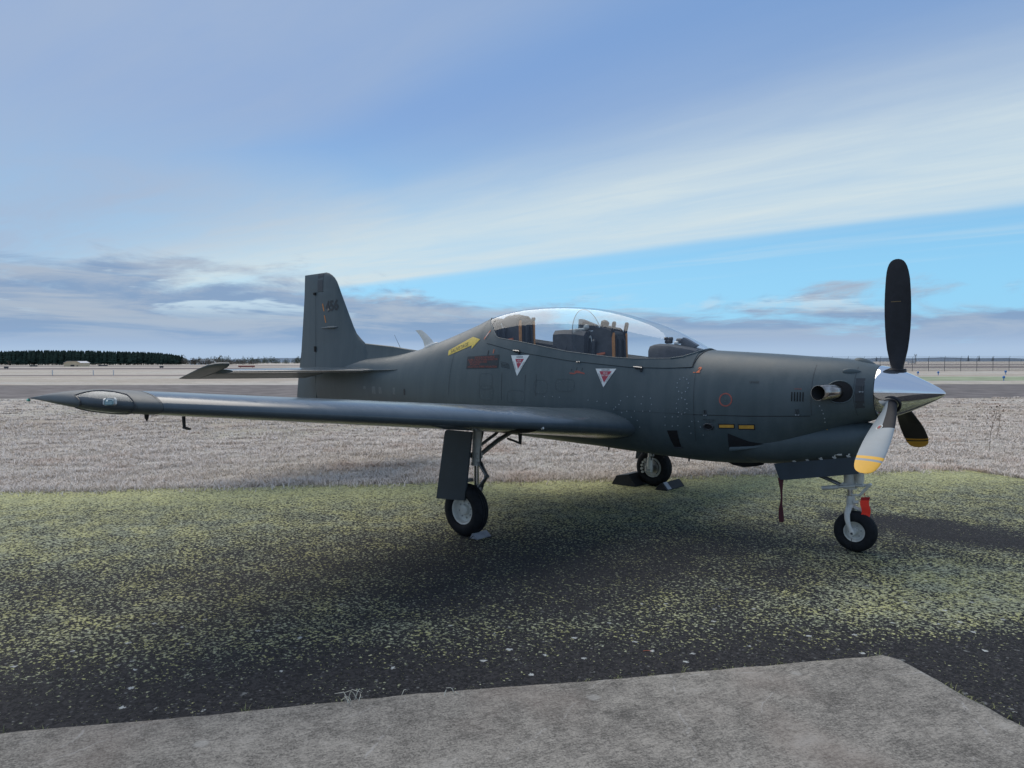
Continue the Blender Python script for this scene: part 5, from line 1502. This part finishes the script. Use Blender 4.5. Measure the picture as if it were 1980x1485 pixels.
def text(name, body, x, z, size, mat, ang=0.0, off=.0045, sx=1.0, shear=0.0, align='CENTER', parent=None, fn=None, bold=0.0):
    cu = bpy.data.curves.new(name, 'FONT'); cu.body = body; cu.size = size; cu.align_x = align; cu.align_y = 'CENTER'; cu.shear = shear; cu.offset = bold; cu.resolution_u = 3
    tmp = bpy.data.objects.new(name, cu); COL.objects.link(tmp)
    bpy.context.view_layer.update()
    dg = bpy.context.evaluated_depsgraph_get(); me = bpy.data.meshes.new_from_object(tmp.evaluated_get(dg))
    bpy.data.objects.remove(tmp)
    ca, sa = math.cos(ang), math.sin(ang)
    for v in me.vertices:
        a, b_ = v.co.x * sx, v.co.y; v.co = (fn or on)(x + a * ca - b_ * sa, z + a * sa + b_ * ca, off)
    me.materials.clear(); me.materials.append(mat)
    o = bpy.data.objects.new(name, me); COL.objects.link(o); o.parent = parent or fus
    return o


def skinline(name, pts, wd, mat, off=.002, step=.04):
    vs, fs = [], []; P_ = []
    for (x0, z0), (x1, z1) in zip(pts, pts[1:]):
        n = max(1, int(math.hypot(x1 - x0, z1 - z0) / step))
        P_ += [(x0 + (x1 - x0) * k / n, z0 + (z1 - z0) * k / n) for k in range(n)]
    P_.append(pts[-1])
    for i, (x, z) in enumerate(P_):
        xa, za = P_[max(0, i - 1)]; xb, zb = P_[min(len(P_) - 1, i + 1)]; L = math.hypot(xb - xa, zb - za); nx, nz = -(zb - za) / L * wd / 2, (xb - xa) / L * wd / 2
        vs += [on(x - nx, z - nz, off), on(x + nx, z + nz, off)]
    for i in range(len(P_) - 1): fs.append((2 * i, 2 * i + 1, 2 * i + 3, 2 * i + 2))
    return mesh(name, vs, fs, mat, fus)


# rescue arrow
a0, a1 = Vector((-1.885, 1.872)), Vector((-1.281, 2.043)); d2 = (a1 - a0).normalized(); n2 = Vector((-d2.y, d2.x)); L = (a1 - a0).length
A = lambda s_, t_: tuple(a0 + d2 * s_ + n2 * t_)
decal('rescue_arrow', [A(0, -.036), A(L - .155, -.036), A(L - .155, -.082), A(L, 0), A(L - .155, .082), A(L - .155, .036), A(0, .036)], M['arrowyel'])
tx = A(.225, 0); text('rescue_lettering', 'SAUVETAGE', tx[0], tx[1], .076, M['letter'], math.atan2(d2.y, d2.x), sx=.86)
# instruction plate
PL = [(-1.455, 1.820), (-.874, 1.842), (-.872, 1.676), (-1.445, 1.662)]
decal('instruction_plate', PL, M['letter'])
for k, (tx_, xx, ss) in enumerate((('ISSUE DE SECOURS EQUIPAGE', -1.13, .78), ('OUVRIR LE VOLET POUSSER LE BOUTON', -1.165, .86), ('TIRER LA POIGNEE A FOND', -1.24, .80), ('RECULER DE', -1.29, .9), ('LARGAGE DE LA VERRIERE PAR EXPLOSION', -1.16, .80))):
    text('plate_lettering', tx_, xx, 1.809 - .0300 * k, .034, M['redmark'], .025 - .005 * k, sx=ss)
# ejection seat triangles
for k, (xc, w, zt_, h, wi, zi, hi) in enumerate(((-.53, .146, 1.832, .252, .068, 1.787, .12), (.716, .133, 1.675, .203, .078, 1.647, .125))):
    sh = -.02 if k == 0 else -.016
    tri = decal('warning_triangle', [(xc - w, zt_), (xc + sh, zt_ - h), (xc + w, zt_)], M['white'], .003)
    decal('warning_triangle_red', [(xc - wi, zi), (xc + sh * .6, zi - hi), (xc + wi, zi)], M['warnred'], .0045)
    text('warning_lettering', 'DANGER', xc, (zt_ + zi) / 2 - .001, .026, M['letter'], 0, .0055)
    text('warning_lettering', 'SIEGE', xc, zi - .021, .024, M['white'], 0, .006); text('warning_lettering', 'EJECTABLE', xc, zi - .046, .024, M['white'], 0, .006, sx=.85)
    al = math.atan2(-h, w + sh); text('warning_lettering', 'ATTENTION', xc - w * .5 + sh * .4 + .010, zt_ - h * .50, .020, M['letter'], al, .0055)
    text('warning_lettering', 'ATTENTION', xc + w * .5 + sh * .4 - .012, zt_ - h * .50, .020, M['letter'], math.atan2(h, w - sh), .0055)
# small marks
text('step_number', '2', 1.775, 1.663, .075, M['orangered'], 0, shear=.35, bold=.003); decal('step_dash', [(1.725, 1.638), (1.745, 1.638), (1.745, 1.645), (1.725, 1.645)], M['orangered'])
text('step_number', '1', -.985, 1.880, .066, M['orangered'], .1, shear=.2, bold=.002)
decal('step_bar', [(-1.086, 1.835), (-1.072, 1.835), (-1.066, 1.898), (-1.080, 1.898)], M['letter'])
for k in range(3):   # striped ejection mark behind the canopy
    x = -1.185 + .018 * k; z = 2.048 + .026 * k; decal('striped_mark', [(x - .008, z - .020), (x + .032, z + .042), (x + .032, z + .058), (x - .010, z + .006)], M['orangered'] if k != 1 else M['white'], .0105)
skinline('red_marking', [(.235, 1.622), (.30, 1.618), (.33, 1.632), (.40, 1.628), (.44, 1.618)], .016, M['redmark'])
skinline('red_marking', [(.30, 1.640), (.34, 1.648), (.38, 1.640)], .010, M['redmark'])
for x, z0, z1 in ((.255, 1.648, 1.672), (.325, 1.655, 1.69), (.40, 1.652, 1.682)): skinline('stencil_mark', [(x, z0), (x + .006, z1)], .007, M['letter'])
ring_ = [(2.094 + .060 * math.cos(2 * PI * k / 28), 1.381 + .060 * math.sin(2 * PI * k / 28)) for k in range(29)]
skinline('red_ring', ring_, .013, M['redmark'], step=.02)
for k in range(3): text('ring_lettering', ('AIR', 'START', '28V')[k], 2.094, 1.397 - .016 * k, .016, M['rubmark'])
decal('formation_strip', [(2.027, 1.107), (2.171, 1.114), (2.172, 1.142), (2.027, 1.135)], M['amber'], .0045); decal('formation_strip', [(2.221, 1.108), (2.362, 1.113), (2.364, 1.147), (2.222, 1.140)], M['amber'], .0045)
decal('strip_mount', [(2.018, 1.098), (2.180, 1.105), (2.181, 1.151), (2.018, 1.144)], M['line'], .0025); decal('strip_mount', [(2.212, 1.099), (2.371, 1.104), (2.373, 1.156), (2.213, 1.149)], M['line'], .0025)
text('small_stencil', 'LEVAGE', 2.358, 1.552, .026, M['letter']); text('small_stencil', 'PRISE DE PARC', 1.93, 1.176, .020, M['letter']); text('small_stencil', '28 VOLTS', 1.93, 1.156, .018, M['letter'])
text('small_stencil', 'VAPEUR', 2.755, 1.498, .018, M['redmark'])
# towing socket
rg = [[on(1.915 + s_ * .058 * math.cos(2 * PI * k / 20), 1.110 + s_ * .034 * math.sin(2 * PI * k / 20), o_) for k in range(20)] for s_, o_ in ((1.0, -.004), (1.0, .008), (.86, .014), (.70, .012), (.66, -.002))]
MB().loft(rg, True, False, False).build('lifting_socket', M['dkpaint'], fus, auto=60)
decal('socket_bore', [(1.915 + .040 * math.cos(2 * PI * k / 14), 1.110 + .023 * math.sin(2 * PI * k / 14)) for k in range(14)], M['soot_and_shade'], .003)
# cooling slots, their shade painted as flat dark strips
for k in range(5): decal('cooling_slot', [(2.702 + .024 * k, 1.386), (2.712 + .024 * k, 1.386), (2.712 + .024 * k, 1.470), (2.702 + .024 * k, 1.470)], M['soot_and_shade'], .0035)
# step recess and ram air scoop: pocket shade painted as flat dark patches, with a proud lower lip
decal('foot_recess', [(1.457, 1.044), (1.573, 1.052), (1.578, .872), (1.497, .868)], M['soot_and_shade'], .003)
MB().tube([on(1.49, .866, .004), on(1.59, .872, .004)], .007, 6).build('recess_lip', M['dkpaint'], fus)
decal('ram_scoop', [(2.105, 1.055), (2.090, .892), (2.14, .893), (2.506, .960), (2.30, .985)], M['line'], .003, cuts=4)
rg = []
for q in range(9):
    x = 2.10 + .41 * q / 8; z = .888 + .070 * q / 8; hgt = .026 * (1 - q / 8) ** .7 + .003
    rg.append([on(x, z - .012, -.002), on(x, z, hgt), on(x, z + .020 * (1 - q / 9), hgt * .85), on(x, z + .03 * (1 - q / 9), -.002)])
MB().loft(rg).build('scoop_lip', M['paint'], fus, auto=60)
# panel lines
skinline('panel_line', [(1.76, 1.222), (2.33, 1.232), (2.86, 1.255)], .006, M['line'])
skinline('panel_line', [(1.775, 1.69), (1.752, 1.64), (1.762, 1.45), (1.772, 1.10), (1.76, .95)], .004, M['dkpaint'])
skinline('panel_line', [(-.25, 1.60), (-.25, 1.35)], .005, M['dkpaint']); skinline('panel_line', [(-.42, 1.60), (-.42, 1.40)], .005, M['dkpaint'])
skinline('panel_line', [(-.80, 1.62), (-.80, 1.28)], .006, M['dkpaint']); skinline('panel_line', [(-1.75, 1.95), (-1.78, 1.30)], .005, M['dkpaint'])
skinline('panel_line', [(2.87, 1.72), (2.87, 1.26)], .004, M['dkpaint'])
skinline('panel_line', [(3.21, 1.70), (3.205, 1.55), (3.205, 1.40), (3.22, 1.27)], .004, M['dkpaint'])
skinline('panel_line', [(.83, 1.232), (1.76, 1.222)], .003, M['dkpaint'])
decal('cowl_patch', [(3.215, 1.335), (3.285, 1.34), (3.285, 1.60), (3.215, 1.60)], M['dkpaint'], .002)
for x, z in ((1.886, 1.245), (2.752, 1.285), (3.262, 1.505)):   # cowl latches
    mb = MB()
    for dx_ in (-.009, .009): mb.tube([on(x + dx_, z + .03, .004), on(x + dx_, z - .02, .006)], .0045, 6)
    mb.split('cowl_latch', M['dkpaint'], fus); mb = MB()
    for dx_ in (-.010, .010): mb.lathe([(-.003, .008), (.003, .008), (.005, 0)], on(x + dx_, z - .022, .004), (0, -1, 0), 8)
    mb.split('latch_pin', M['rivet'], fus)
skinline('old_mark', [(-.843, 1.752), (-.77, 1.742), (-.705, 1.728)], .006, M['letter'])
mb = MB()
for k in range(7):
    for j in range(3):
        p = on(-.825 + .021 * k + .006 * j, 1.731 - .019 * j - .003 * k, .002); mb.box(p, (.009, .003, .009))
o_ = mb.build('grille', M['letter'], fus); o_['kind'] = 'stuff'
# worn patches where old lettering was removed, aft
for x, z, w, h in ((-3.60, 1.33, .05, .11), (-3.42, 1.33, .04, .10), (-3.05, 1.33, .03, .10), (-3.86, 1.36, .04, .05)): decal('worn_patch', [(x - w, z - h / 2), (x + w, z - h / 2), (x + w * .8, z + h / 2), (x - w, z + h / 2)], M['rubmark'], .002)
decal('vent_dark', [(-2.80, 1.28), (-2.76, 1.28), (-2.76, 1.37), (-2.80, 1.37)], M['letter'], .003)
# rivets: bare heads in rings and rows
RV = []
def ringr(x, z, a, b_, n, ph=0): return [(x + a * math.cos(2 * PI * k / n + ph), z + b_ * math.sin(2 * PI * k / n + ph)) for k in range(n)]
RV += ringr(1.637, 1.511, .062, .076, 10, .31) + ringr(1.637, 1.303, .060, .082, 10, .31)
RV += [(.922, 1.332), (1.005, 1.379), (1.099, 1.381), (1.192, 1.384), (1.284, 1.371), (1.296, 1.307), (1.277, 1.236), (1.192, 1.232), (1.092, 1.228), (.998, 1.224), (.902, 1.292), (1.175, 1.308)]
RV += [(.836, 1.239), (.815, 1.185), (.933, 1.204), (.86, 1.262), (.74, 1.30), (.62, 1.315), (.50, 1.325), (.10, 1.345), (.0, 1.348), (-.12, 1.345)]
RV += [(1.448, 1.184), (1.531, 1.188), (1.594, 1.191), (1.442, 1.098), (1.523, 1.092), (1.586, 1.101), (1.743, 1.152), (1.811, 1.155), (1.71, 1.10), (1.83, 1.10), (1.05, 1.16), (1.12, 1.13), (1.14, 1.06), (1.72, 1.03), (1.85, 1.02)]
RV += [(2.939, 1.349), (2.955, 1.31), (2.963, 1.279), (2.968, 1.235), (2.966, 1.20)]
mb = MB()
for x, z in RV: p = on(x, z, .0); nn = on(x, z, 1.0) - p; mb.lathe([(0, .0062), (.0022, .0052), (.003, 0)], p, nn, 8)
o_ = mb.build('rivet_heads', M['rivet'], fus); o_['kind'] = 'stuff'
RV = ringr(-1.07, 1.508, .095, .085, 14) + ringr(-1.06, 1.36, .10, .075, 12) + ringr(-.18, 1.455, .085, .065, 10) + ringr(.175, 1.483, .115, .055, 14) + ringr(-.56, 1.33, .12, .06, 12) + [(-2.0 + .08 * k, 1.60) for k in range(6)]
RV += [(x, 1.232 + .028) for x in [1.30 + .07 * k for k in range(7)]]
mb = MB()
for x, z in RV: p = on(x, z, .0); nn = on(x, z, 1.0) - p; mb.lathe([(0, .0052), (.0016, .0045), (.002, 0)], p, nn, 7)
o_ = mb.build('painted_rivets', M['rubmark'], fus); o_['kind'] = 'stuff'
# access panel outlines
for x, z, a, b_ in ((-1.07, 1.508, .115, .10), (-1.06, 1.36, .12, .09), (-.18, 1.455, .10, .08), (.175, 1.483, .135, .07), (-.56, 1.33, .14, .075)):
    e4 = [(x + a * math.copysign(abs(math.cos(t_)) ** .5, math.cos(t_)), z + b_ * math.copysign(abs(math.sin(t_)) ** .5, math.sin(t_))) for t_ in [2 * PI * k / 32 for k in range(33)]]
    skinline('access_panel_line', e4, .0035, M['faint'], .0015, .03)
MB().lathe([(0, .012), (.004, .011), (.0045, 0)], on(2.962, 1.122, .0), (0, -.8, -.5), 10).build('drain_cap', M['amber'], fus)
# fin number
def fnp(x, z, off): return Vector((x, fin_y(x, z, off), z))
text('serial_number', '456', -4.885, 2.672, .235, M['letter'], .06, .004, sx=.98, parent=fin, fn=fnp, bold=.008)

# wing root warning tick
mesh('root_tick', [(on(1.02, 1.085, .003)), on(.985, 1.075, .003), on(.985, 1.085, .003)], [(0, 1, 2)], M['redmark'], fus)

# ------------------------------------------------------------------ loose things round the aircraft
def strip_thing(name, pts, ws, th, mat, label, cat, facing):
    """hanging ribbon: centre line pts, half widths, thickness"""
    f = Vector(facing).normalized(); rg = []
    for i, (p, w) in enumerate(zip(pts, ws)):
        p = Vector(p); tw = math.sin(i * .9) * .35; a = Vector((f.x * math.cos(tw) - f.y * math.sin(tw), f.x * math.sin(tw) + f.y * math.cos(tw), 0)); nn = Vector((-a.y, a.x, 0)) * th
        rg.append([p - a * w - nn, p + a * w - nn, p + a * w + nn, p - a * w + nn])
    return tag(MB().loft(rg).build(name, mat, auto=40), label, cat)
strip_thing('warning_ribbon', [(2.545, -.205, .64), (2.548, -.208, .58), (2.553, -.21, .52), (2.556, -.21, .46), (2.552, -.21, .40), (2.550, -.212, .34), (2.552, -.21, .28), (2.556, -.21, .235), (2.556, -.21, .215)], [.030, .022, .013, .008, .010, .020, .024, .024, .022], .0015, M['ribbon'], 'dark red ribbon hanging from the rear of the nose gear door', 'ribbon', (.76, .65, 0))
FL = empty('red_warning_flag', (3.245, -.02, .50)); tag(FL, 'bright red warning flag hanging in front of the nose wheel strut', 'flag')
def flag_part(name, z0, z1, mat):
    rg = []
    n = 7
    for i in range(n + 1):
        z = z0 + (z1 - z0) * i / n - .50; b_ = .006 * math.sin(z * 40)
        c = Vector((.012 * (-z) * 1.2 + b_, b_, z)); a = Vector((.76, .65, 0)) * .040; nn = Vector((-.65, .76, 0)) * .002
        rg.append([c - a - nn, c - nn * (1 + 2 * math.sin(z * 55)), c + a - nn, c + a + nn, c + nn, c - a + nn])
    MB().loft(rg).build(name, mat, FL, auto=50)
flag_part('hem', .512, .484, M['redflagtop']); flag_part('cloth', .484, .325, M['redflag'])
MB().tube([(-.02, .0, .075), (-.005, 0, .03), (0, 0, .0)], .003, 5).build('cord', M['redflagtop'], FL)


def chock(name, label, pts, y0, y1, mat, pad=None):
    """wedge profile in x,z swept in y"""
    mb = MB(); mb.prism([(x, y0, z) for x, z in pts], (0, 1, 0), y1 - y0)
    return tag(mb.build(name, mat, auto=25), label, 'chock')
M['chockmetal'] = plain('grey_metal_chock', (.30, .31, .34), .5, .2, .2, 20)
M['chockrub'] = plain('black_rubber_chock', (.018, .018, .022), .7, 0, .3, 15)
ck = empty('wheel_chock', (.14, -1.86, 0)); tag(ck, 'small folded grey metal chock in front of the near main wheel', 'chock', 'wheel chocks')
MB().prism([(-.03, -.10, .0), (.0, -.10, .05), (.012, -.10, .052), (.075, -.10, .004), (.075, -.10, 0)], (0, 1, 0), .20).build('wedge', M['chockmetal'], ck, auto=20)
MB().tube([(.02, -.10, .03), (.02, -.13, .02), (.03, -.16, .006)], .004, 6).build('handle', M['black'], ck)
ck = empty('wheel_chock', (-.36, 1.86, 0)); tag(ck, 'large black rubber chock behind the far main wheel', 'chock', 'wheel chocks')
MB().prism([(-.17, -.24, 0), (-.09, -.24, .13), (.10, -.24, .165), (.22, -.24, .02), (.22, -.24, 0)], (0, 1, 0), .48).build('block', M['chockrub'], ck, auto=20)
ck = empty('wheel_chock', (.265, 1.84, 0)); tag(ck, 'black rubber chock with pale face in front of the far main wheel', 'chock', 'wheel chocks')
MB().prism([(-.10, -.22, 0), (-.02, -.22, .09), (.01, -.22, .10), (.085, -.22, .012), (.085, -.22, 0)], (0, 1, 0), .50).build('block', M['chockrub'], ck, auto=20)
MB().prism([(.014, -.19, .104), (.090, -.19, .016), (.084, -.19, .010), (.010, -.19, .098)], (0, 1, 0), .10).build('face_plate', M['chockmetal'], ck, auto=20)
